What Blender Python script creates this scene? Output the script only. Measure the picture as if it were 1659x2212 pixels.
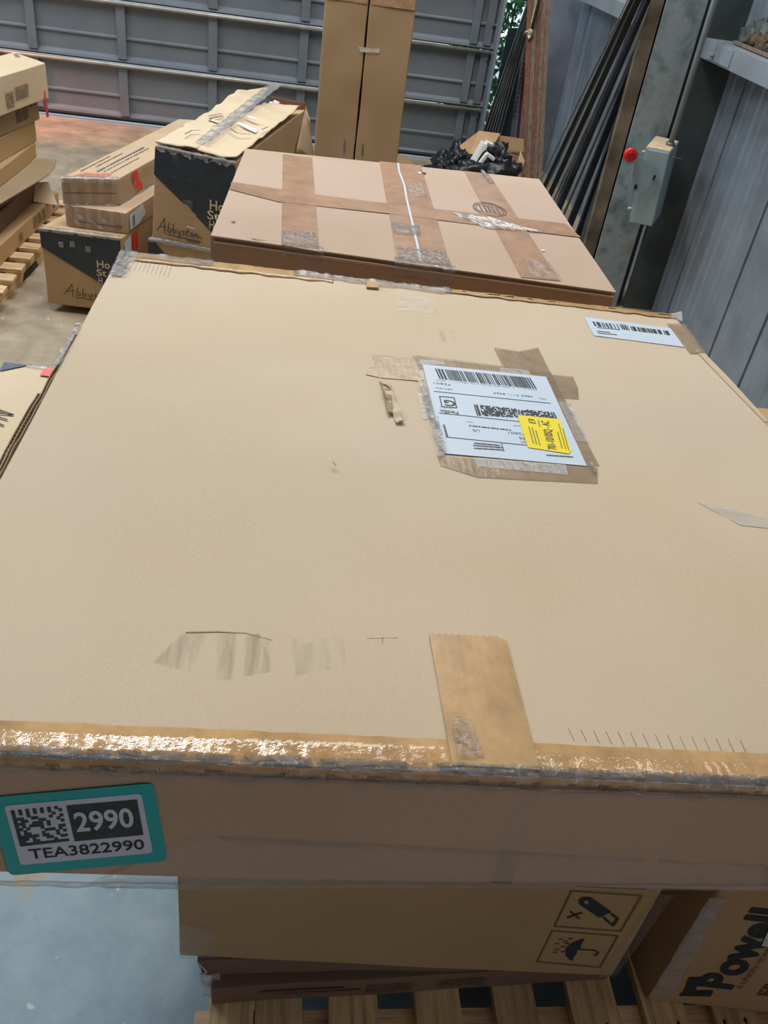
import bpy, bmesh, math, random
from mathutils import Vector, Matrix, noise
for _o in list(bpy.data.objects): bpy.data.objects.remove(_o)
SC = bpy.context.scene; COL = SC.collection
# ------------------------------------------------------------------ camera
cd = bpy.data.cameras.new('camera'); cam = bpy.data.objects.new('camera', cd); COL.objects.link(cam)
cd.sensor_fit = 'HORIZONTAL'; cd.sensor_width = 36.0; cd.lens = 1840.45/1659*36.0; cd.clip_end = 200; cd.clip_start = .02
_r = Vector((0.989837, -0.066661, 0.125615)); _u = Vector((-0.061069, 0.598468, 0.798815)); _f = Vector((0.128427, 0.798368, -0.588315))
m = Matrix((_r, _u, -_f)).transposed().to_4x4(); m.translation = (0, 0, 1.8); cam.matrix_world = m
SC.camera = cam
# ------------------------------------------------------------------ light
def s2l(c):
    return tuple(((v/255)/12.92 if v/255 <= .04045 else ((v/255+.055)/1.055)**2.4) for v in c)
wd = bpy.data.worlds.new('sky'); SC.world = wd; wd.use_nodes = True
bg = wd.node_tree.nodes['Background']; bg.inputs[0].default_value = (.62, .78, 1, 1); bg.inputs[1].default_value = 1.3
def area(name, loc, target, sx, sy, power, col):
    l = bpy.data.lights.new(name, 'AREA'); l.shape = 'RECTANGLE'; l.size = sx; l.size_y = sy; l.energy = power; l.color = col
    o = bpy.data.objects.new(name, l); COL.objects.link(o); o.location = loc
    o.rotation_euler = (Vector(target)-Vector(loc)).to_track_quat('-Z', 'Y').to_euler(); return o
# roof skylights and the high bay lamp of the hall
area('skylight_left', (-3.0, 4.2, 4.9), (-2.4, 3.6, 0), 2.2, 6.0, 250, (.88, .95, 1))
area('skylight_middle', (.6, 4.6, 4.9), (.5, 4.0, 0), 1.4, 5.0, 110, (1, .96, .9))
area('skylight_right', (2.0, 1.8, 4.9), (1.0, 1.2, 1), 1.6, 2.2, 88, (1, .86, .70))
area('high_bay_lamp', (-.55, 3.35, 4.8), (-.5, 3.3, 0), 1.7, .30, 75, (1, .98, .95))
# daylight from the open bay on the left of the hall
area('bay_daylight', (-5.6, 3.4, 1.9), (-.3, 1.6, .2), 5.0, 3.2, 25, (.72, .86, 1))
# added warm fill from behind the camera, brightens the front faces
area('warm_fill', (1.5, -3.2, 3.4), (.6, 1.5, .9), 2.6, 1.4, 9, (1, .56, .30))
# low sun coming in at the far left
_l = bpy.data.lights.new('low_sun', 'SPOT'); _l.energy = 480; _l.color = (1, .26, .10); _l.spot_size = math.radians(24); _l.spot_blend = .9; _l.shadow_soft_size = .15
_o = bpy.data.objects.new('low_sun', _l); COL.objects.link(_o); _o.location = (-4.4, 6.5, 1.5); _o.rotation_euler = (Vector((-1.95, 7.15, 0))-Vector(_o.location)).to_track_quat('-Z', 'Y').to_euler()
vs = SC.view_settings; vs.view_transform = 'Standard'; vs.look = 'None'; vs.gamma = 1; vs.use_curve_mapping = False; vs.exposure = 0.50
# ------------------------------------------------------------------ materials
def principled(name, base, rough=.6, metal=0, spec=.5):
    m = bpy.data.materials.new(name); m.use_nodes = True
    b = m.node_tree.nodes['Principled BSDF']
    b.inputs['Base Color'].default_value = (*s2l(base), 1); b.inputs['Roughness'].default_value = rough
    b.inputs['Metallic'].default_value = metal; b.inputs['Specular IOR Level'].default_value = spec
    return m, m.node_tree, b
def N(nt, t, **k):
    n = nt.nodes.new(t)
    for a, v in k.items(): setattr(n, a, v)
    return n
def coords(nt, scale=(1, 1, 1)):
    g = N(nt, 'ShaderNodeNewGeometry'); mp = N(nt, 'ShaderNodeMapping'); mp.inputs['Scale'].default_value = scale
    nt.links.new(g.outputs['Position'], mp.inputs[0]); return mp.outputs[0]
def noise_n(nt, vec, scale, detail=3, rough=.55):
    n = N(nt, 'ShaderNodeTexNoise'); n.inputs['Scale'].default_value = scale; n.inputs['Detail'].default_value = detail
    n.inputs['Roughness'].default_value = rough; nt.links.new(vec, n.inputs['Vector']); return n.outputs[0]
def ramp(nt, fac, stops):
    r = N(nt, 'ShaderNodeValToRGB'); e = r.color_ramp.elements
    while len(e) < len(stops): e.new(.5)
    for i, (p, c) in enumerate(stops):
        e[i].position = p; e[i].color = (*s2l(c), 1) if len(c) == 3 else c
    nt.links.new(fac, r.inputs[0]); return r.outputs[0]
def mixc(nt, fac, a, b, mode='MIX'):
    m = N(nt, 'ShaderNodeMix', data_type='RGBA', blend_type=mode)
    if isinstance(fac, float): m.inputs[0].default_value = fac
    else: nt.links.new(fac, m.inputs[0])
    for s, v in ((6, a), (7, b)):
        if isinstance(v, tuple): m.inputs[s].default_value = (*s2l(v), 1)
        else: nt.links.new(v, m.inputs[s])
    return m.outputs[2]
def bump(nt, b, h, dist, strength=1.0, prev=None):
    n = N(nt, 'ShaderNodeBump'); n.inputs['Distance'].default_value = dist; n.inputs['Strength'].default_value = strength
    nt.links.new(h, n.inputs['Height'])
    if prev is not None: nt.links.new(prev, n.inputs['Normal'])
    nt.links.new(n.outputs[0], b.inputs['Normal']); return n.outputs[0]
def shade(c, k): return tuple(max(0, min(255, v*k)) for v in c)
def cardboard(name, base, alt=None, rough=.72, axis='X', pitch=.0075, flute=.35, speck=.12, mottle=1.0, spec=.3, sheen=0):
    m, nt, b = principled(name, base, rough, spec=spec)
    alt = alt or shade(base, .9); b.inputs['Sheen Weight'].default_value = sheen; b.inputs['Sheen Roughness'].default_value = .5
    v = coords(nt)
    c = ramp(nt, noise_n(nt, v, 3.2*mottle, 2), [(.34, alt), (.64, base)])
    c = mixc(nt, ramp(nt, noise_n(nt, v, 2.1*mottle, 2), [(.42, (0, 0, 0)), (.68, (150, 150, 150))]), c, (base[0]*.97, base[1]*.99, base[2]*1.12))
    fine = noise_n(nt, v, 800, 2, .7)
    c2 = mixc(nt, ramp(nt, fine, [(.40, (0, 0, 0)), (.62, (255, 255, 255))]), c, mixc(nt, .4, c, shade(base, 1.12)))
    med = noise_n(nt, v, 260, 3, .7)
    c3 = mixc(nt, ramp(nt, med, [(.56, (0, 0, 0)), (.75, (int(255*speck*2),)*3)]), c2, shade(base, .7))
    nt.links.new(c3, b.inputs['Base Color'])
    w = N(nt, 'ShaderNodeTexWave', wave_type='BANDS', bands_direction=axis); w.inputs['Scale'].default_value = .314/pitch
    w.inputs['Distortion'].default_value = .3; nt.links.new(v, w.inputs['Vector'])
    p = bump(nt, b, w.outputs[0], .0003, flute)
    p = bump(nt, b, noise_n(nt, v, 5, 1), .004, .12, p)
    return m
def tape_mat(name, base, rough=.2, alpha=1.0, axis='X', coat=.0, wr=.5, flute=.9):
    m, nt, b = principled(name, base, rough, spec=.55)
    v = coords(nt)
    c = ramp(nt, noise_n(nt, v, 24, 5, .65), [(.3, shade(base, .88)), (.72, shade(base, 1.1))])
    nt.links.new(c, b.inputs['Base Color']); b.inputs['Alpha'].default_value = alpha
    w = N(nt, 'ShaderNodeTexWave', wave_type='BANDS', bands_direction=axis); w.inputs['Scale'].default_value = .314/.0085
    w.inputs['Distortion'].default_value = 1.5; nt.links.new(v, w.inputs['Vector'])
    p = bump(nt, b, w.outputs[0], .0006, flute)
    bump(nt, b, noise_n(nt, v, 55, 4, .6), .004, wr, p)
    return m
def film_mat(name, haze=.05, rough=.1, wr=1.0, gloss=1.0):
    """clear plastic: see-through, Fresnel gloss, a little milky haze"""
    m = bpy.data.materials.new(name); m.use_nodes = True; nt = m.node_tree; nt.nodes.clear()
    out = N(nt, 'ShaderNodeOutputMaterial'); tr = N(nt, 'ShaderNodeBsdfTransparent'); gl = N(nt, 'ShaderNodeBsdfGlossy'); df = N(nt, 'ShaderNodeBsdfDiffuse'); fr = N(nt, 'ShaderNodeLayerWeight'); pw = N(nt, 'ShaderNodeMath', operation='POWER'); pw.inputs[1].default_value = 4; ad = N(nt, 'ShaderNodeMath', operation='MULTIPLY_ADD'); ad.inputs[1].default_value = .9; ad.inputs[2].default_value = .05; fr.inputs[0].default_value = .5
    nt.links.new(fr.outputs['Facing'], pw.inputs[0]); nt.links.new(pw.outputs[0], ad.inputs[0]); gl.inputs['Roughness'].default_value = rough; df.inputs[0].default_value = (.8, .82, .84, 1)
    v = coords(nt); h = noise_n(nt, v, 70, 5, .65); bm_ = N(nt, 'ShaderNodeBump'); bm_.inputs['Distance'].default_value = .008; bm_.inputs['Strength'].default_value = wr
    nt.links.new(h, bm_.inputs['Height']); nt.links.new(bm_.outputs[0], gl.inputs['Normal']); nt.links.new(bm_.outputs[0], fr.inputs['Normal'])
    m1 = N(nt, 'ShaderNodeMixShader'); m1.inputs[0].default_value = haze; nt.links.new(tr.outputs[0], m1.inputs[1]); nt.links.new(df.outputs[0], m1.inputs[2])
    k = N(nt, 'ShaderNodeMath', operation='MULTIPLY'); k.inputs[1].default_value = gloss; k.use_clamp = True; nt.links.new(ad.outputs[0], k.inputs[0])
    m2 = N(nt, 'ShaderNodeMixShader'); nt.links.new(k.outputs[0], m2.inputs[0]); nt.links.new(m1.outputs[0], m2.inputs[1]); nt.links.new(gl.outputs[0], m2.inputs[2])
    nt.links.new(m2.outputs[0], out.inputs[0]); return m
def plain(name, base, rough=.6, metal=0, spec=.5, var=.12, scale=12, bmp=.002, bs=.3):
    m, nt, b = principled(name, base, rough, metal, spec); v = coords(nt); n = noise_n(nt, v, scale, 5, .6)
    nt.links.new(ramp(nt, n, [(.3, shade(base, 1-var)), (.7, shade(base, 1+var))]), b.inputs['Base Color'])
    if bmp: bump(nt, b, n, bmp, bs)
    return m
def wood(name, base, axis='Y', sc=14):
    m, nt, b = principled(name, base, .75, spec=.25)
    v = coords(nt, (1, .06, 1) if axis == 'Y' else ((.06, 1, 1) if axis == 'X' else (1, 1, .05)))
    n = noise_n(nt, v, sc*6, 5, .65); big = noise_n(nt, coords(nt), 7, 4)
    c = ramp(nt, n, [(.3, shade(base, .72)), (.5, base), (.72, shade(base, 1.14))])
    nt.links.new(mixc(nt, ramp(nt, big, [(.45, (0, 0, 0)), (.7, (130, 130, 130))]), c, shade(base, .62)), b.inputs['Base Color'])
    bump(nt, b, n, .001, .5); return m
MT = {}
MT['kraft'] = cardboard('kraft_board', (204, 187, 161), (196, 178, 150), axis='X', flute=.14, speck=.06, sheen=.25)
MT['kraft_side_shaded'] = cardboard('kraft_board_side_shaded', (184, 158, 132), (172, 147, 122), axis='X', flute=.15)
MT['kraft_pink'] = cardboard('kraft_board_pinkish', (184, 163, 144), (174, 152, 132), axis='Y', flute=.12)
MT['kraft_brown'] = cardboard('kraft_board_brown', (170, 140, 116), (158, 128, 104), axis='X', flute=.1)
MT['kraft_tan'] = cardboard('kraft_board_tan', (184, 154, 116), (172, 141, 104), axis='Z', flute=.1)
MT['kraft_ochre'] = cardboard('kraft_board_ochre', (176, 148, 106), (164, 136, 96), axis='X', flute=.1)
MT['kraft_maroon'] = cardboard('kraft_board_maroon', (120, 98, 82), (106, 84, 70), axis='X', flute=.1)
MT['kraft_pale'] = cardboard('kraft_board_pale', (200, 184, 156), (190, 172, 142), axis='Y', flute=.1)
MT['kraft_dull'] = cardboard('kraft_board_dull', (158, 140, 112), (146, 126, 98), axis='Y', flute=.1)
MT['kraft_long'] = cardboard('kraft_board_long', (184, 162, 134), (172, 148, 120), axis='Y', flute=.1)
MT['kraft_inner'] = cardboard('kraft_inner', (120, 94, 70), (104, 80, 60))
MT['tape_tan'] = tape_mat('tape_tan', (190, 154, 108), .14, wr=.4, flute=.16)
MT['tape_tan_flat'] = tape_mat('tape_tan_flat', (188, 152, 102), .32, wr=.10, flute=.03)
MT['tape_brown'] = tape_mat('tape_brown', (170, 134, 106), .3, wr=.15, flute=.12, axis='Y')
MT['tape_kraft'] = tape_mat('tape_kraft', (178, 152, 122), .28, wr=.2, flute=.1)
MT['tape_faint'] = tape_mat('tape_faint', (176, 156, 128), .24, alpha=.42, wr=.3, flute=.1)
MT['film'] = film_mat('clear_film', .02, .1, 1.0, 1.2)
MT['film_soft'] = film_mat('clear_film_soft', .02, .22, .4, .5)
MT['film_haze'] = film_mat('clear_film_hazy', .16, .25, .5, 1.0)
MT['film_strong'] = film_mat('clear_film_strong', .10, .1, 1.0, 1.6)
MT['paper'] = plain('white_paper', (198, 216, 234), .5, var=.01, bmp=0)
MT['paper_grey'] = plain('sticker_paper', (198, 206, 226), .5, var=.02, bmp=0)
MT['teal'] = plain('teal_print', (0, 168, 172), .38, var=.03, bmp=0)
MT['yellow'] = plain('yellow_sticker', (240, 222, 10), .5, var=.02, bmp=0)
MT['ink'] = plain('black_ink', (38, 44, 50), .6, var=.1, bmp=0)
MT['ink_soft'] = plain('grey_ink', (96, 98, 104), .7, var=.1, bmp=0)
MT['ink_brown'] = plain('brown_ink', (104, 84, 66), .8, var=.1, bmp=0)
MT['ink_sticker'] = plain('sticker_ink', (46, 62, 66), .6, var=.15, scale=90, bmp=0)
MT['crease'] = plain('crease_tan', (166, 148, 124), .85, var=.1, bmp=0)  # thin darker lines drawn for dents and cracks
MT['navy'] = plain('navy_print', (40, 50, 60), .42, var=.12, scale=20, bmp=.002)
MT['cream'] = plain('cream_print', (205, 185, 150), .7, var=.05, bmp=0)
MT['red'] = plain('red_label', (214, 66, 60), .5, var=.08, bmp=0)
MT['pink'] = plain('pink_ribbon', (198, 70, 84), .4, var=.1)
MT['blue'] = plain('blue_mark', (40, 90, 160), .5, var=.1, bmp=0)
MT['door'] = plain('door_steel', (116, 125, 134), .5, .25, var=.06, scale=2.5, bmp=.002)
MT['door_frame'] = plain('door_steel_frame', (118, 128, 138), .45, .3, var=.06, scale=6)
MT['door_rail'] = plain('galvanised_rail', (168, 168, 158), .38, .5, var=.1, scale=10)
MT['wall'] = plain('wall_steel', (134, 145, 157), .42, .25, var=.1, scale=3.5, bmp=.003)
MT['girt'] = plain('girt_steel', (142, 154, 164), .5, .2, var=.06, scale=5)
MT['switch'] = plain('switch_enamel', (150, 172, 180), .45, .1, var=.04, scale=8)
MT['switch_top'] = plain('switch_top_dusty', (206, 184, 150), .8, var=.1, scale=30)
MT['knob'] = plain('red_plastic', (216, 34, 44), .3, var=.03, bmp=0)
MT['dark'] = plain('dark_metal', (34, 36, 38), .6, .2, var=.15)
MT['blackp'] = plain('black_plastic', (30, 34, 40), .3, var=.2, scale=10, bmp=.02, bs=.8)
MT['foam'] = plain('white_foam', (236, 240, 242), .6, var=.03)
MT['strip_dark'] = plain('dark_steel_strip', (62, 68, 76), .4, .5, var=.15, scale=9)
MT['strip_grey'] = plain('grey_steel_strip', (122, 130, 128), .42, .5, var=.15, scale=9)
MT['strip_blue'] = plain('bluegrey_steel_strip', (70, 78, 96), .45, .4, var=.2, scale=9)
MT['slab'] = plain('navy_panel', (28, 44, 56), .5, var=.15)
MT['rope'] = plain('rope', (176, 160, 128), .9, var=.2, scale=90)
MT['wood_pallet'] = wood('pallet_wood', (206, 180, 134), 'Y')
MT['wood_pallet_dark'] = wood('pallet_wood_weathered', (186, 164, 126), 'Y')
MT['wood_pallet_x'] = wood('pallet_wood_lengthwise', (204, 176, 140), 'X')
MT['wood_red'] = wood('reddish_timber', (128, 92, 74), 'Z')
MT['wood_grey'] = wood('grey_timber', (132, 114, 100), 'Z')
MT['insul'] = plain('insulation', (92, 78, 62), .95, var=.35, scale=40, bmp=.02, bs=1)
MT['insul_foil'] = plain('insulation_backing', (84, 92, 88), .6, var=.4, scale=12, bmp=.03, bs=.8)
MT['leaf'] = plain('green_leaf', (40, 104, 46), .6, var=.4, scale=30, bmp=0)
MT['bluewhite'] = plain('blue_white_label', (196, 222, 240), .5, var=.04, bmp=0)
def mat_floor():
    m, nt, b = principled('concrete_floor', (160, 148, 130), .42, spec=.5)
    v = coords(nt)
    big = noise_n(nt, v, 1.1, 5, .6); med = noise_n(nt, v, 6, 6, .65); fine = noise_n(nt, v, 60, 5, .7)
    warm = mixc(nt, ramp(nt, med, [(.35, (0, 0, 0)), (.65, (255, 255, 255))]), (136, 124, 106), (170, 156, 134))
    cool = mixc(nt, ramp(nt, med, [(.35, (0, 0, 0)), (.65, (255, 255, 255))]), (118, 142, 156), (150, 172, 182))
    g = N(nt, 'ShaderNodeNewGeometry'); sx = N(nt, 'ShaderNodeSeparateXYZ'); nt.links.new(g.outputs['Position'], sx.inputs[0])
    mr = N(nt, 'ShaderNodeMapRange'); mr.inputs['From Min'].default_value = 1.4; mr.inputs['From Max'].default_value = 3.4
    nt.links.new(sx.outputs['Y'], mr.inputs['Value'])
    ad = N(nt, 'ShaderNodeMath', operation='MULTIPLY_ADD'); nt.links.new(big, ad.inputs[0]); ad.inputs[1].default_value = 1.2
    m2 = N(nt, 'ShaderNodeMapRange'); m2.inputs['From Min'].default_value = .3; m2.inputs['From Max'].default_value = -.7; nt.links.new(sx.outputs['Y'], m2.inputs['Value'])
    mx = N(nt, 'ShaderNodeMath', operation='MAXIMUM'); nt.links.new(mr.outputs[0], mx.inputs[0]); nt.links.new(m2.outputs[0], mx.inputs[1])
    nt.links.new(mx.outputs[0], ad.inputs[2])
    ad2 = N(nt, 'ShaderNodeMath', operation='MULTIPLY_ADD'); nt.links.new(med, ad2.inputs[0]); ad2.inputs[1].default_value = .6; nt.links.new(ad.outputs[0], ad2.inputs[2])
    f = ramp(nt, ad2.outputs[0], [(.95, (0, 0, 0)), (1.35, (255, 255, 255))])
    c = mixc(nt, f, cool, warm)
    c = mixc(nt, ramp(nt, fine, [(.55, (0, 0, 0)), (.8, (110, 110, 110))]), c, (110, 100, 88))
    sp = noise_n(nt, v, 26, 2, .4)
    c = mixc(nt, ramp(nt, sp, [(.70, (0, 0, 0)), (.74, (200, 200, 200))]), c, (214, 210, 196))
    nt.links.new(c, b.inputs['Base Color'])
    nt.links.new(ramp(nt, med, [(.3, (190, 190, 190)), (.7, (215, 215, 215))]), b.inputs['Roughness'])
    bump(nt, b, fine, .001, .3); return m
MT['floor'] = mat_floor()
def mat_column():
    m, nt, b = principled('column_steel', (92, 104, 108), .55, .2)
    v = coords(nt); n = noise_n(nt, v, 5, 5, .65)
    c = ramp(nt, n, [(.34, (112, 124, 122)), (.5, (156, 172, 180)), (.70, (146, 134, 118))])
    nt.links.new(c, b.inputs['Base Color']); bump(nt, b, n, .003, .3); return m
MT['column'] = mat_column()
MT['column_rust'] = plain('column_rusty_flange', (106, 96, 82), .7, .1, var=.3, scale=6)
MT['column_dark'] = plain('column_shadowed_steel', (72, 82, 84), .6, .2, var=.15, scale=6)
def mat_scuff(name, col, lo, hi, sc, stretch, mx=.8):
    m, nt, b = principled(name, col, .8, spec=.2); v = coords(nt, stretch)
    nt.links.new(ramp(nt, noise_n(nt, v, sc, 5, .6), [(lo, (0, 0, 0, 1)), (hi, (mx, mx, mx, 1))]), b.inputs['Alpha']); return m
MT['scuff'] = mat_scuff('grey_scuff', (150, 146, 132), .50, .78, 60, (1, .08, 1), .24)
MT['scuff_light'] = mat_scuff('pale_scuff', (220, 216, 206), .3, .6, 40, (.5, 1, 1), .6)
MT['print_block'] = mat_scuff('faded_print', (104, 90, 74), .40, .62, 160, (1, 1, 1), .6)
MT['print_red'] = mat_scuff('faded_red_print', (206, 130, 112), .36, .6, 90, (1, 1, 1), .55)
# ------------------------------------------------------------------ builders
def V(p): return Vector(p)
def finish(name, me, mat, parent, root, smooth=False):
    me.materials.append(MT[mat] if isinstance(mat, str) else mat)
    o = bpy.data.objects.new(name, me); COL.objects.link(o)
    if parent is not None: o.parent = parent
    if smooth:
        for p in me.polygons: p.use_smooth = True
    return o
def mesh(name, verts, faces, mat, parent=None, root=None, smooth=False):
    org = root.location if root is not None else Vector((0, 0, 0))
    me = bpy.data.meshes.new(name); me.from_pydata([tuple(V(v)-org) for v in verts], [], faces); me.update()
    return finish(name, me, mat, parent, root, smooth)
def bmobj(name, bm, mat, parent=None, root=None, smooth=False):
    org = root.location if root is not None else Vector((0, 0, 0))
    bmesh.ops.recalc_face_normals(bm, faces=bm.faces)
    for v in bm.verts: v.co -= org
    me = bpy.data.meshes.new(name); bm.to_mesh(me); bm.free()
    return finish(name, me, mat, parent, root, smooth)
def thing(name, label, cat, loc, group=None):
    o = bpy.data.objects.new(name, None); COL.objects.link(o); o.location = loc; o.empty_display_size = .05
    o['label'] = label; o['category'] = cat
    if group: o['group'] = group
    return o
def hexa(name, c8, mat, parent=None, root=None, n=(1, 1, 1), bevel=.004, amp=0, seed=0, segs=2):
    """closed box from 8 corners (bottom ccw, top ccw), subdivided, rounded and slightly dented"""
    c = [V(p) for p in c8]; bm = bmesh.new()
    def tri(u, v, w):
        b = (c[0]*(1-u)+c[1]*u)*(1-v)+(c[3]*(1-u)+c[2]*u)*v; t = (c[4]*(1-u)+c[5]*u)*(1-v)+(c[7]*(1-u)+c[6]*u)*v
        return b*(1-w)+t*w
    nx, ny, nz = n; vm = {}
    def vert(i, j, k):
        if (i, j, k) not in vm: vm[(i, j, k)] = bm.verts.new(tri(i/nx, j/ny, k/nz))
        return vm[(i, j, k)]
    def quad(*q): bm.faces.new([vert(*a) for a in q])
    for i in range(nx):
        for j in range(ny):
            quad((i, j, nz), (i+1, j, nz), (i+1, j+1, nz), (i, j+1, nz)); quad((i, j, 0), (i, j+1, 0), (i+1, j+1, 0), (i+1, j, 0))
        for k in range(nz):
            quad((i, 0, k), (i+1, 0, k), (i+1, 0, k+1), (i, 0, k+1)); quad((i, ny, k), (i, ny, k+1), (i+1, ny, k+1), (i+1, ny, k))
    for j in range(ny):
        for k in range(nz):
            quad((0, j, k), (0, j, k+1), (0, j+1, k+1), (0, j+1, k)); quad((nx, j, k), (nx, j+1, k), (nx, j+1, k+1), (nx, j, k+1))
    bmesh.ops.recalc_face_normals(bm, faces=bm.faces)
    if amp:
        bm.normal_update()
        for v in bm.verts:
            v.co += v.normal*(noise.noise(v.co*5+Vector((seed*7.3, 0, 0)))*amp)+Vector((0, 0, 1))*noise.noise(v.co*14+Vector((seed, 3, 0)))*amp*.3
    if bevel:
        ed = [e for e in bm.edges if len(e.link_faces) == 2 and e.calc_face_angle(0) > .6]
        bmesh.ops.bevel(bm, geom=ed, offset=bevel, segments=segs, affect='EDGES', profile=.6)
    o = bmobj(name, bm, mat, parent, root, True)
    w = o.modifiers.new('wn', 'WEIGHTED_NORMAL'); w.weight = 100; w.mode = 'FACE_AREA_WITH_ANGLE'
    return o
def box(name, x0, x1, y0, y1, z0, z1, mat, parent=None, root=None, **k):
    k.setdefault('bevel', .002); k.setdefault('segs', 1)
    return hexa(name, [(x0, y0, z0), (x1, y0, z0), (x1, y1, z0), (x0, y1, z0), (x0, y0, z1), (x1, y0, z1), (x1, y1, z1), (x0, y1, z1)], mat, parent, root, **k)
def prism(top4, zb):
    """8 corners from four top corners and a bottom height"""
    t = [V(p) for p in top4]; return [(p.x, p.y, zb) for p in t]+[tuple(p) for p in t]
def plate(name, pts, mat, parent, root, t=.0004, lift=.0, n=None, amp=0):
    """thin flat piece (paper, tape, print) with a real thickness"""
    p = [V(a) for a in pts]
    if n is None:
        n = Vector((0, 0, 0))
        for i in range(len(p)):
            n += (p[i]-p[0]).cross(p[(i+1) % len(p)]-p[0])
        n.normalize()
        vd = Vector((0, 0, 1.8))-p[0]
        if n.dot(vd) < 0: n = -n
    n = V(n).normalized(); k = len(p)
    vs_ = [a+n*lift for a in p]+[a+n*(lift+t) for a in p]
    fs = [tuple(range(k))[::-1], tuple(range(k, 2*k))]+[(i, (i+1) % k, (i+1) % k+k, i+k) for i in range(k)]
    return mesh(name, vs_, fs, mat, parent, root)
def multi(name, polys, mat, parent, root, n, lift=.001, t=.0003):
    """several flat pieces of one print joined in one mesh"""
    vs_, fs = [], []; n = V(n).normalized()
    for pts in polys:
        p = [V(a) for a in pts]; k = len(p); b = len(vs_)
        nn = Vector((0, 0, 0))
        for i in range(k): nn += (p[i]-p[0]).cross(p[(i+1) % k]-p[0])
        if nn.dot(n) < 0: p = p[::-1]
        vs_ += [a+n*lift for a in p]+[a+n*(lift+t) for a in p]
        fs += [tuple(range(b, b+k))[::-1], tuple(range(b+k, b+2*k))]+[(b+i, b+(i+1) % k, b+(i+1) % k+k, b+i+k) for i in range(k)]
    return mesh(name, vs_, fs, mat, parent, root)
def ribbon(pts, w, n):
    """polyline as flat quads of width w lying in the plane with normal n"""
    n = V(n).normalized(); out = []
    for a, b in zip(pts[:-1], pts[1:]):
        a, b = V(a), V(b); d = (b-a)
        if d.length < 1e-6: continue
        s = d.normalized().cross(n)*w*.5; e = d.normalized()*w*.25
        out.append([a-s-e, b-s+e, b+s+e, a+s-e])
    return out
def tube(name, pts, r, mat, parent, root, seg=10, smooth=True):
    bm = bmesh.new(); rings = []; pts = [V(p) for p in pts]
    for i, p in enumerate(pts):
        d = (pts[min(i+1, len(pts)-1)]-pts[max(i-1, 0)]).normalized()
        a = d.cross(Vector((0.1, .2, 1)) if abs(d.z) < .9 else Vector((1, 0, 0))).normalized(); b = d.cross(a)
        rr = r[i] if isinstance(r, (list, tuple)) else r
        rings.append([bm.verts.new(p+(a*math.cos(2*math.pi*k/seg)+b*math.sin(2*math.pi*k/seg))*rr) for k in range(seg)])
    for q, s in zip(rings[:-1], rings[1:]):
        for k in range(seg): bm.faces.new((q[k], q[(k+1) % seg], s[(k+1) % seg], s[k]))
    bm.faces.new(rings[0][::-1]); bm.faces.new(rings[-1])
    return bmobj(name, bm, mat, parent, root, smooth)
def text(name, s, p0, p1, h, up, mat, parent, root, lift=.0006, bold=.0, n=None):
    """flat lettering: baseline from p0 to p1, height h along up"""
    c = bpy.data.curves.new('t', 'FONT'); c.body = s; c.offset = bold; c.resolution_u = 3; c.fill_mode = 'FRONT'
    o = bpy.data.objects.new('t', c); COL.objects.link(o)
    bpy.context.view_layer.update()
    me = bpy.data.meshes.new_from_object(o.evaluated_get(bpy.context.evaluated_depsgraph_get()))
    COL.objects.unlink(o); bpy.data.objects.remove(o)
    xs = [v.co.x for v in me.vertices]; ys = [v.co.y for v in me.vertices]
    x0, x1, y0, y1 = min(xs), max(xs), min(ys), max(ys)
    p0, p1 = V(p0), V(p1); dx = p1-p0; up = V(up).normalized(); nn = dx.cross(up).normalized() if n is None else V(n).normalized()
    org = root.location
    yb = 0 if y0 > -.35 and any(ch in 'gjpqy' for ch in s) else y0
    for v in me.vertices:
        v.co = p0+dx*((v.co.x-x0)/(x1-x0))+up*(h*(v.co.y-yb)/(y1-yb))+nn*lift-org
    me.name = name; return finish(name, me, mat, parent, root)
def grid_patch(name, c4, nx, ny, mat, parent, root, amp=.002, lift=.001, seed=0, freq=30, edge=True, thick=.0003):
    """crumpled sheet of film between four corners"""
    c = [V(p) for p in c4]; n = (c[1]-c[0]).cross(c[3]-c[0]).normalized()
    if n.dot(Vector((0, 0, 1.8))-c[0]) < 0: n = -n
    vs_ = []
    for j in range(ny+1):
        for i in range(nx+1):
            u, w = i/nx, j/ny; p = (c[0]*(1-u)+c[1]*u)*(1-w)+(c[3]*(1-u)+c[2]*u)*w
            vs_.append(p+n*(lift+amp*(.5+.9*noise.noise(p*freq+Vector((seed*9, 1, 2))))))
    fs = [(j*(nx+1)+i, j*(nx+1)+i+1, (j+1)*(nx+1)+i+1, (j+1)*(nx+1)+i) for j in range(ny) for i in range(nx)]
    o = mesh(name, vs_, fs, mat, parent, root, True)
    s = o.modifiers.new('thickness', 'SOLIDIFY'); s.thickness = thick; return o
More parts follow.
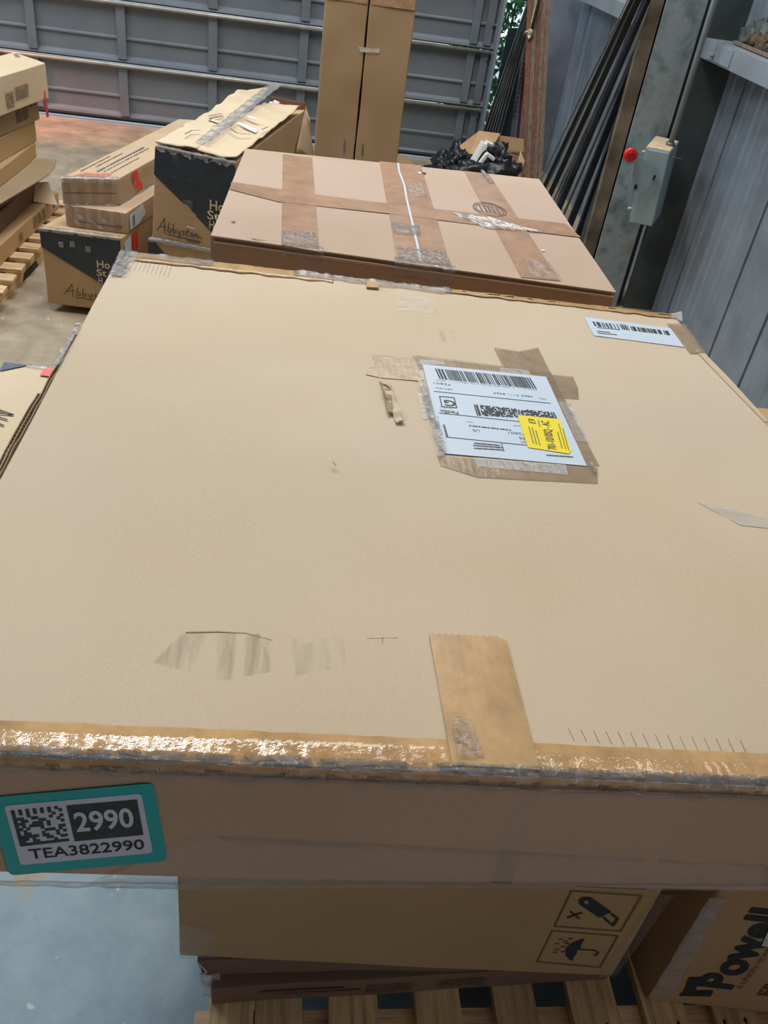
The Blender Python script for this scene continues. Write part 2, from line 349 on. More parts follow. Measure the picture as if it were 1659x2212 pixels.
def wrap(name, p0, p1, inward, a, b, mat, parent, root, N_=160, amp=.0012, seed=0, r=.004, lift=.0006, freq=60, wob=.0, down=(0, 0, -1)):
    """tape folded over an edge: a on the top, b down the side"""
    p0, p1 = V(p0), V(p1); inn = V(inward).normalized(); dn = V(down); prof = [(a, 0), (a*.66, 0), (a*.33, 0), (r*1.6, 0), (r*.5, r*.12), (0, r*.7), (-.0003, r*2), (0, b*.6), (0, b)]
    vs_ = []; K = len(prof)
    for i in range(N_+1):
        u = i/N_; p = p0*(1-u)+p1*u
        for k, (s, d) in enumerate(prof):
            q = p+inn*s+dn*d; nn = (-dn*(1 if s > r*.4 else .3)-inn*(0 if s > r*.6 else .8)).normalized()
            f = noise.noise(q*freq+Vector((seed, seed*3, 0))); f2 = noise.noise(q*freq*.25+Vector((seed+5, 0, 0)))
            e = wob*noise.noise(Vector((p.x*40, p.y*40, seed+k//8))) if k in (0, K-1) else 0
            vs_.append(q+nn*(lift+amp*(.4+f*(1.2 if k >= 3 else .5)+f2*.4))+(inn*e if k == 0 else dn*e*1.4))
    fs = [(i*K+k, (i+1)*K+k, (i+1)*K+k+1, i*K+k+1) for i in range(N_) for k in range(K-1)]
    o = mesh(name, vs_, fs, mat, parent, root, True)
    s = o.modifiers.new('thickness', 'SOLIDIFY'); s.thickness = .0004; s.offset = 1; return o
UP = Vector((0, 0, 1)); FN = Vector((0, -1, 0))
# ================================================================== SETTING
def struct(name): 
    o = bpy.data.objects.new(name, None); COL.objects.link(o); o['kind'] = 'structure'; return o
f = box('floor', -7, 3.4, -4, 7.52, -.12, 0, 'floor', bevel=0); f['kind'] = 'structure'
g = box('trim_1', -9, 5, 7.52, 16, -.16, -.02, plain('outside_concrete', (190, 186, 178), .9, scale=3), bevel=0); g['kind'] = 'structure'
c = box('ceiling', -7, 3.4, -4, 7.6, 5.0, 5.1, plain('ceiling_sheet', (150, 152, 150), .8, scale=2), bevel=0); c['kind'] = 'structure'
w = box('wall_left', -7.1, -7, -4, 7.6, 0, 5, 'wall', bevel=0); w['kind'] = 'structure'
w = box('wall_rear', -7.1, 3.4, -4.1, -4, 0, 5, plain('rear_wall_sheet', (92, 80, 66), .8, scale=2), bevel=0); w['kind'] = 'structure'
w = box('wall_back', -7.1, -3.42, 7.5, 7.6, 0, 5, 'wall', bevel=0); w['kind'] = 'structure'
w = box('trim_2', -3.42, 2.2, 7.5, 7.6, 3.3, 5, 'wall', bevel=0); w['kind'] = 'structure'
w = box('trim_3', 1.74, 2.25, 7.55, 7.62, 0, 3.3, 'wall', bevel=0); w['kind'] = 'structure'
# sectional door
door = struct('door_1')
zs = [.03, .44, .862, 1.284, 1.706, 2.13, 2.55, 2.97, 3.38]
xst = [-3.38, -2.70, -2.025, -1.365, -.680, .012, .690, 1.322, 1.43]
for i in range(len(zs)-1):
    a, b = zs[i], zs[i+1]; tl = [0, .012, 0, 0, 0, 0, 0, 0][i]
    # one folded steel sheet per section: upper field, step, lower field
    pr = [(7.470, b-.012), (7.470, b-.03), (7.498, b-.05), (7.498, a+.185), (7.486, a+.175), (7.486, a+.165), (7.502, a+.155), (7.502, a+.05), (7.475, a+.03), (7.470, a+.012)]
    X0, X1 = -3.42, 1.50; k = len(pr); z0 = .02 if i == 0 else 0
    vs_ = [(X0, y, z+(z0 if (j > 5) else 0)) for j, (y, z) in enumerate(pr)]+[(X1, y, z-(z0*.9 if j > 5 else 0)) for j, (y, z) in enumerate(pr)]
    vs_ += [(x, y+.012, z) for x, y, z in vs_]
    fs = [(j, j+1, k+j+1, k+j) for j in range(k-1)]+[(2*k+j, 3*k+j, 3*k+j+1, 2*k+j+1) for j in range(k-1)]
    fs += [(0, k, 3*k, 2*k), (k-1, 3*k-1, 4*k-1, 2*k-1)]
    s = mesh('door_section', vs_, fs, 'door', door)
    for x in xst:
        wdt = .034 if x < 1.3 else .03
        box('stile', x-wdt, x+wdt, 7.462, 7.490, a+.03, b-.02, 'door_frame', door)
    if i:
        tube('rail', [(-3.4, 7.440, a-.012), (1.47, 7.440, a-.012)], .014, 'door_rail', door, None, 8)
        box('rail_shade_strip', -3.4, 1.49, 7.455, 7.50, a+.004, a+.012, 'dark', door, bevel=0)  # dark strip added to paint the shaded gap above the rail
box('bottom_seal', -3.42, 1.5, 7.465, 7.500, .022, .05, 'dark', door, bevel=0)
tr = struct('trim_4')
box('door_track', 1.500, 1.518, 7.42, 7.47, 0, 3.2, 'girt', tr); box('door_track_flange', 1.480, 1.500, 7.455, 7.462, 0, 3.2, 'door_frame', tr)
for z in (.35, .78, 1.02, 1.3): box('bolt', 1.447, 1.457, 7.452, 7.462, z, z+.01, 'dark', tr, bevel=0)
# right wall: ribbed sheets
wall = struct('wall_right')
def rib_profile(y):  # inside face depth
    t = (y % .305)/.305; x = 2.13
    if t < .10: return x+.032*min(1, t/.03) if t < .07 else x+.032*(1-(t-.07)/.03)
    for c0 in (.38, .70):
        if abs(t-c0) < .05: return x+.007
    return x
PER = .96; y = 3.785-.96*5
def rib_points(y0):
    out = [(y0, 2.13)]
    for c0, dp, w_ in ((.006, .030, .012), (.12, .006, .03), (.21, -.006, .03), (.30, .006, .03), (.40, -.006, .03), (.50, .006, .03), (.609, .030, .012), (.70, .006, .03), (.79, -.006, .03), (.88, .006, .03)):
        out += [(y0+c0, 2.13), (y0+c0+w_*.5, 2.13+dp), (y0+c0+w_*1.2, 2.13+dp), (y0+c0+w_*1.8, 2.13)]
    return out+[(y0+PER, 2.13)]
while y < 7.30:
    pts = rib_points(y); vs_ = []
    for q, x in pts: vs_ += [(x, q, -.02), (x, q, 5.0)]
    n0 = len(vs_); vs_ += [(x+.004, q, z) for x, q, z in vs_]
    fs = [(2*i, 2*i+1, 2*i+3, 2*i+2) for i in range(len(pts)-1)]+[(n0+2*i, n0+2*i+2, n0+2*i+3, n0+2*i+1) for i in range(len(pts)-1)]
    fs += [(0, n0, n0+1, 1), (n0-2, n0-1, 2*n0-1, 2*n0-2)]
    mesh('wall_sheet', vs_, fs, 'wall', wall); y += PER
# girts: C channels along the right wall
for i, (za, nm) in enumerate(((1.315, 'girt'), (3.0, 'girt'))):
    bm = None
    xs = [(1.95, za+.018), (1.95, za), (1.956, za), (1.956, za+.082), (2.13, za+.082), (2.13, za+.088), (1.95, za+.088), (1.95, za+.018)]
    pr = [(1.957, za), (1.95, za), (1.95, za+.086), (2.128, za+.086), (2.128, za+.082), (1.957, za+.082)]
    vs_ = [(x, yy_, z) for yy_ in (-1, 7.4) for x, z in pr]; k = len(pr)
    fs = [tuple(range(k)), tuple(range(k, 2*k))[::-1]]+[(j, (j+1) % k, (j+1) % k+k, j+k) for j in range(k)]
    mesh('girt', vs_, fs, 'girt', wall)
box('girt_splice', 1.944, 1.951, 4.25, 4.52, 1.322, 1.395, 'girt', wall)
tube('bolt', [(1.930, 4.44, 1.345), (1.948, 4.44, 1.345)], .011, 'girt', wall, None, 8)
# insulation sagging on the girt, a strip of batten
def lump(name, cx, cy, cz, sx, sy, sz, mat, parent, root=None, seed=0, sub=3, amp=.35, freq=3.0):
    bm = bmesh.new(); bmesh.ops.create_icosphere(bm, subdivisions=sub, radius=1)
    for v in bm.verts:
        k = 1+amp*noise.noise(v.co*freq+Vector((seed*3.1, 0, 0)))+amp*.4*noise.noise(v.co*freq*3+Vector((seed, 5, 0)))
        v.co = Vector((cx+v.co.x*sx*k, cy+v.co.y*sy*k, cz+max(-.8, v.co.z)*sz*k))
    return bmobj(name, bm, mat, parent, root, True)
ins = thing('torn_insulation', 'torn brown and grey insulation lying along the top of the wall rail', 'insulation', (2.06, 4.1, 1.403))
rng = random.Random(4)
for i in range(13):
    yq = 3.2+i*.105; lump('insulation_tuft', 2.085+rng.uniform(-.02, .01), yq, 1.425+rng.uniform(0, .02), .034, .07, rng.uniform(.03, .05), 'insul' if i % 3 else 'insul_foil', ins, ins, i, 3, .55)
for i in range(5):
    lump('insulation_flap', 2.098, 3.35+i*.25, 1.47, .012, .11, .05, 'insul_foil', ins, ins, i+40, 3, .6)
bt = thing('thin_batten', 'thin pale batten lying on the wall rail in front of the insulation', 'batten', (2.02, 3.9, 1.406))
hexa('batten_strip', [(2.005, 3.1, 1.404), (2.025, 3.1, 1.404), (2.045, 4.46, 1.404), (2.025, 4.46, 1.404), (2.005, 3.1, 1.418), (2.025, 3.1, 1.418), (2.045, 4.46, 1.418), (2.025, 4.46, 1.418)], 'wood_grey', bt, bt, bevel=.002)
# column
col = struct('trim_5')
box('flange', 1.703, 1.905, 4.60, 4.612, 0, 5, 'column', col); box('flange', 1.703, 1.905, 4.90, 4.912, 0, 5, 'column', col)
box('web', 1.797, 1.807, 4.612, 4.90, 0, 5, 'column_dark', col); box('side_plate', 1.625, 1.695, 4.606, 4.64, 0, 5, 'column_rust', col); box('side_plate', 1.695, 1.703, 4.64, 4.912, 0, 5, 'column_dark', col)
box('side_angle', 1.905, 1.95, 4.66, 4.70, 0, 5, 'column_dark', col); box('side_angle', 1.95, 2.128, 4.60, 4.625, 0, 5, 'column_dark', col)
# shrub outside the gap
sh_ = thing('shrub_outside', 'green shrub glimpsed outside through the gap right of the steel door', 'shrub', (1.8, 8.1, -.02))
bm = bmesh.new(); rng = random.Random(8)
for i in range(5200):
    p = Vector((rng.uniform(1.2, 2.4), rng.uniform(7.75, 8.3), rng.uniform(.0, 2.4))); a = Vector((rng.gauss(0, 1), rng.gauss(0, 1), rng.gauss(0, 1))).normalized(); b = a.orthogonal().normalized(); s = rng.uniform(.025, .05)
    bm.faces.new([bm.verts.new(p-a*s), bm.verts.new(p+b*s*.5), bm.verts.new(p+a*s), bm.verts.new(p-b*s*.5)])
lf = bmobj('foliage', bm, 'leaf', sh_, sh_); lf['kind'] = 'stuff'
for i in range(5): tube('stem', [(1.4+i*.15, 8.1, -.02), (1.45+i*.14, 8.1, 1.0), (1.35+i*.2, 8.1, 2.2)], [.015, .01, .004], 'wood_grey', sh_, sh_, 6)

# ================================================================== NEAR STACK
# --- wide flat carton on top
B1 = thing('wide_carton', 'wide flat tan carton nearest the camera with shipping label pouch and teal asset sticker', 'carton', (.2, .9, 1.0905))
ZB = 1.0905
t4 = [(-.2915, .416, 1.25), (.704, .396, 1.25), (.6885, 1.3955, 1.25), (-0.2817,1.4443,1.2500)]
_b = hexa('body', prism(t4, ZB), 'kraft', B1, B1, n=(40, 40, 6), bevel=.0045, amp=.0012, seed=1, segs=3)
_b.data.materials.append(MT['kraft_side_shaded'])   # browner copy of the lid's board: side shade put into the colour
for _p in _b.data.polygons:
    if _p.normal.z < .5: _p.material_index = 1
F0, F1 = V((-.2915, .4155, 1.25)), V((.704, .3955, 1.25)); INN = V((.02, 1, 0))
wrap('edge_tape', F0, F1, INN, .0325, .010, 'tape_tan', B1, B1, 420, .0008, 2, .006, .0007, 95, .001)
wrap('clear_tape', F0+V((0, -.001, 0)), F1+V((0, -.001, 0)), INN, .005, .019, 'film_soft', B1, B1, 420, .0024, 5, .006, .0012, 70, .004)
# serrated strip coming over the front edge
a, b = V((0.1495,0.5577,1.2500)), V((0.2223,0.5577,1.2500)); c_, d_ = V((0.2228,0.4110,1.2500)), V((0.1518,0.4139,1.2500))
pts = []
for i in range(25):
    u = i/24; p = a*(1-u)+b*u; j = (b-a).cross(UP).normalized()*-1
    pts.append(p+V((0, (.0022 if i % 2 else 0)-(.004 if i > 22 else 0)+.0015*noise.noise(V((i*.7, 0, 0))), 0)))
plate('tape_strip', pts+[c_, d_], 'tape_tan_flat', B1, B1, .0004, .0017, n=UP)
grid_patch('tape_crease', [(0.1573,0.4578,1.2500), (0.1712,0.4583,1.2500), (0.1790,0.4213,1.2500), (0.1561,0.4206,1.2500)], 18, 24, 'film', B1, B1, .005, .0028, 3, 130)
plate('front_tape_seam', [(0.2079,0.4061,1.2357), (0.2248,0.4058,1.2367), (0.2338,0.4056,1.0915), (0.2147,0.4060,1.0906)], 'film_soft', B1, B1, .0004, .0006)
grid_patch('front_film', [(-0.0481,0.4113,1.1578), (0.4621,0.4010,1.1356), (0.4760,0.4007,1.1022), (-0.1390,0.4131,1.0802)], 60, 6, 'film_soft', B1, B1, .0012, .0004, 8, 30)
grid_patch('hanging_film', [(-0.2268,0.4149,1.0814), (-0.0624,0.4116,1.0873), (-0.0598,0.4115,1.0755), (-0.2278,0.4149,1.0748)], 40, 3, 'film_haze', B1, B1, .002, .001, 9, 60)
grid_patch('bottom_film_edge', [(-0.0644,0.4116,1.0858), (0.4747,0.4008,1.1053), (0.4786,0.4007,1.0959), (-0.0645,0.4116,1.0753)], 80, 2, 'film_soft', B1, B1, .002, .001, 19, 60)
# back edge tape, wrapped film and corners
K0, K1 = V((-0.2817,1.4443,1.2500)), V((.6885, 1.3955, 1.25)); KI = V((-.02, -1, 0))
wrap('edge_tape', K0, K0.lerp(K1, .37), KI, .040, .03, 'tape_tan_flat', B1, B1, 140, .0008, 12, .005, .0006, 80, .008)
wrap('clear_tape', K0.lerp(K1, .30), K0.lerp(K1, .58), KI, .028, .03, 'film_strong', B1, B1, 120, .003, 13, .005, .001, 90, .008)
wrap('edge_tape', K0.lerp(K1, .57), K1, KI, .022, .03, 'tape_tan_flat', B1, B1, 140, .001, 14, .005, .0006, 70, .006)
wrap('clear_tape', K0, K0.lerp(K1, .16), KI, .03, .03, 'film', B1, B1, 90, .003, 21, .005, .0014, 90, .008)
grid_patch('corner_film', [(-0.2820,1.4202,1.2500), (-0.2503,1.4290,1.2500), (-0.2545,1.3293,1.2500), (-0.2790,1.3231,1.2500)], 26, 30, 'film', B1, B1, .006, .001, 15, 75)
grid_patch('corner_tape', [(-0.2584,1.4095,1.2500), (-0.2577,1.4055,1.2500), (-0.2613,1.3276,1.2500), (-0.2773,1.3293,1.2500)], 6, 6, 'tape_faint', B1, B1, .001, .0006, 16, 60)
wrap('left_edge_film', K0.lerp(V(t4[0]), .0), K0.lerp(V(t4[0]), .09), V((1, 0, 0)), .02, .05, 'film', B1, B1, 50, .004, 17, .005, .001, 90, .004)
# film spike at the back right corner
mesh('film_spike', [(0.6718,1.3728,1.2500), (0.6943,1.3678,1.2500), (0.6991,1.3920,1.2591), (0.6926,1.3940,1.2470), (.68, 1.40, 1.247), (.664, 1.398, 1.243)], [(0, 1, 2), (0, 3, 2), (1, 4, 2), (0, 5, 2), (4, 5, 2)], 'film_haze', B1, B1)
grid_patch('corner_tape', [(0.6582,1.3486,1.2500), (0.6911,1.3498,1.2500), (0.6877,1.2377,1.2500), (0.6573,1.2320,1.2500)], 14, 14, 'tape_faint', B1, B1, .003, .0006, 18, 70)
plate('edge_fold', [(0.6729,1.2350,1.2500), (0.6843,1.2354,1.2500), (0.6918,1.1503,1.2500), (0.6975,1.0217,1.2500), (0.6916,1.0183,1.2500), (0.6794,1.1481,1.2500)], 'kraft_pale', B1, B1, .0018, .0004, n=UP)
plate('tape_tab', [(0.1350,1.4033,1.2500), (0.1549,1.3999,1.2500), (0.1526,1.3770,1.2500), (0.1321,1.3761,1.2500)], 'tape_tan_flat', B1, B1, .003, .002, n=UP)
plate('clear_patch', [(0.1776,1.3612,1.2500), (0.2404,1.3701,1.2500), (0.2453,1.3439,1.2500), (0.2473,1.3011,1.2500), (0.1819,1.2976,1.2500)], 'film_soft', B1, B1, .0004, .0006, n=UP)
# opened left edge: cut board with the flutes showing
fe = []
def flute_sheet(name, p0, p1, out, th, dz, pitch, z):
    p0, p1 = V(p0), V(p1); L_ = (p1-p0).length; d = (p1-p0).normalized(); s = V(out); n_ = int(L_/pitch*2); vs_, fs = [], []
    def strip(off, ww, N_=60):
        b0 = len(vs_)
        for i in range(N_+1):
            u = i/N_; p = p0+d*L_*u; wv = s*(.0022*noise.noise(V((p.y*9, off*400, 0)))); zz = z+.003*noise.noise(V((p.y*26, off*300, 4)))
            for o_, h_ in ((off, 0), (off+ww, 0), (off+ww, -dz), (off, -dz)): q = p+s*o_+wv; vs_.append((q.x, q.y, zz+h_))
        for i in range(N_):
            for k in range(4): fs.append((b0+i*4+k, b0+i*4+(k+1) % 4, b0+(i+1)*4+(k+1) % 4, b0+(i+1)*4+k))
    strip(0, .0006); strip(th, .0006)
    b0 = len(vs_)
    for i in range(n_+1):
        p = p0+d*L_*i/n_; o_ = .0006+(th-.0008)*(i % 2); wv = s*(.0022*noise.noise(V((p.y*9, 0, 0)))); q = p+s*o_+wv; zz = z-.0006+.003*noise.noise(V((p.y*26, 0, 4)))
        vs_ += [(q.x, q.y, zz), (q.x, q.y, zz-dz)]
    for i in range(n_): fs.append((b0+2*i, b0+2*i+1, b0+2*i+3, b0+2*i+2))
    o = mesh(name, vs_, fs, 'kraft_dull', B1, B1); mo = o.modifiers.new('t', 'SOLIDIFY'); mo.thickness = .0004; o['kind'] = 'stuff'; return o
flute_sheet('fluted_board_edge', (-0.2914,0.7312,1.2500), (-0.2847,1.1246,1.2500), (-1, 0, 0), .0042, .05, .0075, 1.247)
flute_sheet('fluted_board_edge', V((-0.2914,0.7312,1.2500))+V((-.006, 0, 0)), V((-0.2876,0.9613,1.2500))+V((-.006, 0, 0)), (-1, 0, 0), .0042, .05, .0075, 1.243)
mesh('edge_lining', [V((-0.2914,0.7312,1.2500))+V((.004, 0, -.004)), V((-0.2813,1.3129,1.2500))+V((.004, 0, -.004)), V((-0.2813,1.3129,1.2500))+V((-.014, 0, -.03)), V((-0.2914,0.7312,1.2500))+V((-.014, 0, -.03))], [(0, 1, 2, 3)], 'kraft_dull', B1, B1)
grid_patch('silver_film', [V((-0.2905,1.1401,1.2500))+V((-.001, 0, 0)), V((-0.2857,1.1411,1.2500))+V((.002, 0, 0)), V((-0.2855,1.0147,1.2500))+V((.001, 0, 0)), V((-0.2910,1.0138,1.2500))+V((-.002, 0, 0))], 5, 40, 'film_strong', B1, B1, .003, .002, 31, 110)
grid_patch('torn_sliver', [(-0.2920,1.1443,1.2500), (-0.2854,1.1457,1.2500), (-0.2860,1.0964,1.2500), (-0.2874,1.0918,1.2500)], 3, 8, 'kraft_pale', B1, B1, .001, .001, 33, 60, thick=.001)
# tapes round the label
def tz(name, mat, lift, *p): return plate(name, p, mat, B1, B1, .00035, lift, n=UP)
tz('brown_tape', 'tape_kraft', .0006, (0.1279,1.1308,1.2500), (0.1976,1.1289,1.2500), (0.1913,1.0593,1.2500), (0.1363,1.0594,1.2500), (0.1158,1.0655,1.2500), (0.1208,1.0873,1.2500), (0.1318,1.0935,1.2500))
tz('brown_tape', 'tape_faint', .0008, (0.3212,1.1893,1.2500), (0.3592,1.1838,1.2500), (0.3945,1.2035,1.2500), (0.3957,1.1112,1.2500), (0.3247,1.1163,1.2500))
tz('brown_tape', 'tape_faint', .0009, (0.3667,1.1149,1.2500), (0.4288,1.1126,1.2500), (0.4267,1.0766,1.2500), (0.4193,1.0427,1.2500), (0.3852,1.0427,1.2500))
tz('pouch_tape', 'tape_faint', .0010, (0.1883,1.1391,1.2500), (0.2297,1.1363,1.2500), (0.3963,1.1201,1.2500), (0.3953,1.0854,1.2500), (0.1946,1.0990,1.2500))
tz('pouch_tape', 'film_soft', .0011, (0.1877,1.1330,1.2500), (0.2018,1.1090,1.2500), (0.2043,0.8697,1.2500), (0.1931,0.8631,1.2500))
tz('pouch_tape', 'tape_faint', .0010, (0.1936,0.8673,1.2500), (0.3975,0.8656,1.2500), (0.3876,0.8301,1.2500), (0.2370,0.8264,1.2500), (0.1955,0.8451,1.2500))
tz('pouch_tape', 'tape_faint', .0011, (0.3843,1.1049,1.2500), (0.3966,1.0970,1.2500), (0.4012,0.8703,1.2500), (0.3831,0.8660,1.2500))
tz('clear_patch', 'film_haze', .0014, (0.1848,1.0211,1.2500), (0.2018,1.0238,1.2500), (0.2046,0.9549,1.2500), (0.1837,0.9542,1.2500))
tz('clear_patch', 'film_haze', .0014, (0.3865,1.0310,1.2500), (0.4030,1.0270,1.2500), (0.4032,0.9249,1.2500), (0.3862,0.9272,1.2500))
tz('clear_patch', 'film_haze', .0014, (0.2402,0.8690,1.2500), (0.3569,0.8669,1.2500), (0.3536,0.8441,1.2500), (0.2405,0.8486,1.2500))
for q in (((0.1973,1.1258,1.2500), (0.2355,1.1269,1.2500), (0.2354,1.1150,1.2500), (0.1976,1.1082,1.2500)), ((0.3185,1.1211,1.2500), (0.3621,1.1200,1.2500), (0.3611,1.1052,1.2500), (0.3143,1.1058,1.2500))):
    tz('clear_patch', 'film_haze', .0016, *q)
# shipping label
lab = tz('shipping_label', 'paper', .0015, (0.2005,1.1102,1.2500), (0.3847,1.1035,1.2500), (0.3840,0.8671,1.2500), (0.2035,0.8727,1.2500)); lab['label'] = 'white printed shipping label inside the clear pouch'
LZ = .0021
def bil(c, u, v): return (V(c[0])*(1-u)+V(c[1])*u)*(1-v)+(V(c[3])*(1-u)+V(c[2])*u)*v
def barcode(c4, n, seed, dens=.55, name='barcode', par=None, root=B1, nrm=UP, lift=LZ, mat='ink', runs=(1, 1, 1, 2, 2, 3)):
    r = random.Random(seed); polys = []; x = 0
    while x < n:
        w_ = r.choice(runs)
        if x+w_ > n: w_ = n-x
        polys.append([bil(c4, x/n, 0), bil(c4, (x+w_)/n, 0), bil(c4, (x+w_)/n, 1), bil(c4, x/n, 1)]); x += w_+r.choice((1, 1, 2, 1, 3))
    return multi(name, polys, mat, par, root, nrm, lift)
barcode([(0.2177,1.0988,1.2500), (0.3582,1.0947,1.2500), (0.3615,1.0618,1.2500), (0.2208,1.0684,1.2500)], 150, 5, par=lab)
r_ = random.Random(3); c4 = [(0.2671,1.0009,1.2500), (0.3666,0.9972,1.2500), (0.3675,0.9787,1.2500), (0.2676,0.9726,1.2500)]; polys = []
for j in range(9):
    i = 0
    while i < 84:
        k = r_.choice((1, 1, 2)); 
        if r_.random() < .55: polys.append([bil(c4, i/84, j/9), bil(c4, min(1, (i+k)/84), j/9), bil(c4, min(1, (i+k)/84), (j+1)/9), bil(c4, i/84, (j+1)/9)])
        i += k
for u0, u1 in ((-.05, -.02), (-.075, -.06), (1.0, 1.015), (1.03, 1.05)): polys.append([bil(c4, u0, 0), bil(c4, u1, 0), bil(c4, u1, 1), bil(c4, u0, 1)])
multi('stacked_barcode', polys, 'ink', lab, B1, UP, LZ)
def lt(s, p0, p1, h, mat='ink_soft', bold=0, par=None, up=None):
    return text('print', s, p0, p1, h, up or (-.03, -1, 0), mat, par or lab, B1, LZ, bold, n=UP)
lt('9622 0111 4 (000 000 0000) 0 00 4863 7111 8269', (0.3612,1.0604,1.2500), (0.2152,1.0661,1.2500), .0032)
lt('72601', (0.2352,1.0558,1.2500), (0.2108,1.0572,1.2500), .0055)
lt('RETURN', (0.2352,1.0411,1.2500), (0.2124,1.0426,1.2500), .004)
lt('TRK#', (0.3699,1.0349,1.2500), (0.3579,1.0357,1.2500), .003); lt('4863 7111 8269', (0.3507,1.0398,1.2500), (0.2941,1.0413,1.2500), .0046)
lt('FedEx', (0.2351,0.9786,1.2500), (0.2102,0.9810,1.2500), .008, bold=.02); lt('Ground', (0.2279,0.9861,1.2500), (0.2116,0.9874,1.2500), .002)
lt('G', (0.2345,1.0072,1.2500), (0.2193,1.0086,1.2500), .016, 'ink', .02)
fr = [(0.2146,1.0168,1.2500), (0.2345,1.0161,1.2500), (0.2345,0.9884,1.2500), (0.2144,0.9890,1.2500)]
multi('logo_frame', ribbon(fr+[fr[0]], .0012, UP), 'ink', lab, B1, UP, LZ)
lt('US', (0.2573,0.9357,1.2500), (0.2481,0.9356,1.2500), .006); lt('72601', (0.3181,0.9362,1.2500), (0.2957,0.9365,1.2500), .006)
lt('SS', (0.3157,0.9244,1.2500), (0.3079,0.9256,1.2500), .006); lt('on', (0.3150,0.9154,1.2500), (0.3083,0.9156,1.2500), .005)
lt('DEPT', (0.2510,0.9546,1.2500), (0.2412,0.9555,1.2500), .0024); lt('REF', (0.3148,0.9543,1.2500), (0.3054,0.9542,1.2500), .0026)
for q in (((0.2996,0.9405,1.2500), (0.2432,0.9441,1.2500)), ((0.2798,0.8899,1.2500), (0.2422,0.8893,1.2500)), ((0.2802,0.8954,1.2500), (0.2420,0.8958,1.2500)), ((0.2775,0.9004,1.2500), (0.2441,0.9015,1.2500)), ((0.3700,0.8854,1.2500), (0.3347,0.8852,1.2500))):
    a_, b_ = V(q[0]), V(q[1]); multi('print', [pp for k in range(14) for pp in ribbon([a_.lerp(b_, k/14), a_.lerp(b_, (k+.35+.3*((k*7) % 3)/2)/14)], .0022, UP)], 'ink_soft', lab, B1, UP, LZ)
multi('print_line', ribbon([(0.2077,1.0300,1.2500), (0.3723,1.0222,1.2500)], .0009, UP)+ribbon([(0.2084,0.9710,1.2500), (0.3188,0.9644,1.2500)], .0009, UP)+ribbon([(0.2102,0.9112,1.2500), (0.3161,0.9055,1.2500)], .0009, UP)+ribbon([(0.2810,0.9064,1.2500), (0.2810,0.8869,1.2500)], .0009, UP), 'ink_soft', lab, B1, UP, LZ)
multi('print', [q for k in range(8) for q in ribbon([V((0.2117,0.9136,1.2500)).lerp(V((0.2110,0.9418,1.2500)), k/8), V((0.2117,0.9136,1.2500)).lerp(V((0.2110,0.9418,1.2500)), (k+.6)/8)], .0026, UP)], 'ink_soft', lab, B1, UP, LZ)
# yellow sorting sticker
ys_ = tz('yellow_sticker', 'yellow', .0024, (0.3170,0.9811,1.2500), (0.3753,0.9787,1.2500), (0.3720,0.9008,1.2500), (0.3666,0.8914,1.2500), (0.3143,0.8998,1.2500)); ys_['label'] = 'yellow sorting sticker'
def yt(s, p0, p1, h, mat='ink', bold=0, up=(-1, .0, 0)): return text('print', s, p0, p1, h, up, mat, ys_, B1, .003, bold, n=UP)
yt('701-1010SQ - AC', (0.3542,0.8985,1.2500), (0.3604,0.9704,1.2500), .0135, bold=.012)
multi('print', [q for a_, b_ in (((0.3237,0.9099,1.2500), (0.3265,0.9525,1.2500)), ((0.3276,0.9082,1.2500), (0.3305,0.9507,1.2500)), ((0.3316,0.9065,1.2500), (0.3342,0.9442,1.2500)), ((0.3419,0.9535,1.2500), (0.3430,0.9703,1.2500)), ((0.3649,0.9021,1.2500), (0.3706,0.9671,1.2500)), ((0.3604,0.9037,1.2500), (0.3640,0.9448,1.2500)), ((0.3682,0.9003,1.2500), (0.3736,0.9556,1.2500))) for k in range(12) for q in ribbon([V(a_).lerp(V(b_), k/12), V(a_).lerp(V(b_), (k+.55)/12)], .0010, UP)], 'ink_soft', ys_, B1, UP, .003)
fr = [(0.3299,0.9720,1.2500), (0.3373,0.9707,1.2500), (0.3378,0.9612,1.2500), (0.3298,0.9624,1.2500)]; multi('logo_frame', ribbon(fr+[fr[0]], .0008, UP), 'ink_soft', ys_, B1, UP, .003)
yt('G', (0.3357,0.9633,1.2500), (0.3347,0.9703,1.2500), .004, 'ink_soft')
# glossy pouch over the label, wrinkled at its left edge
grid_patch('pouch_wrinkle', [(0.1925,0.9508,1.2500), (0.2041,0.9502,1.2500), (0.2056,0.8709,1.2500), (0.1948,0.8674,1.2500)], 14, 40, 'film_strong', B1, B1, .0055, .003, 41, 95)
grid_patch('pouch_wrinkle', [(0.1883,1.0561,1.2500), (0.1961,1.0547,1.2500), (0.2009,0.9497,1.2500), (0.1937,0.9510,1.2500)], 8, 40, 'film_strong', B1, B1, .0055, .003, 42, 95)
grid_patch('pouch_wrinkle', [(0.3848,0.8724,1.2500), (0.3911,0.8732,1.2500), (0.3928,0.8487,1.2500), (0.3891,0.8482,1.2500)], 6, 20, 'film_strong', B1, B1, .004, .003, 43, 120)
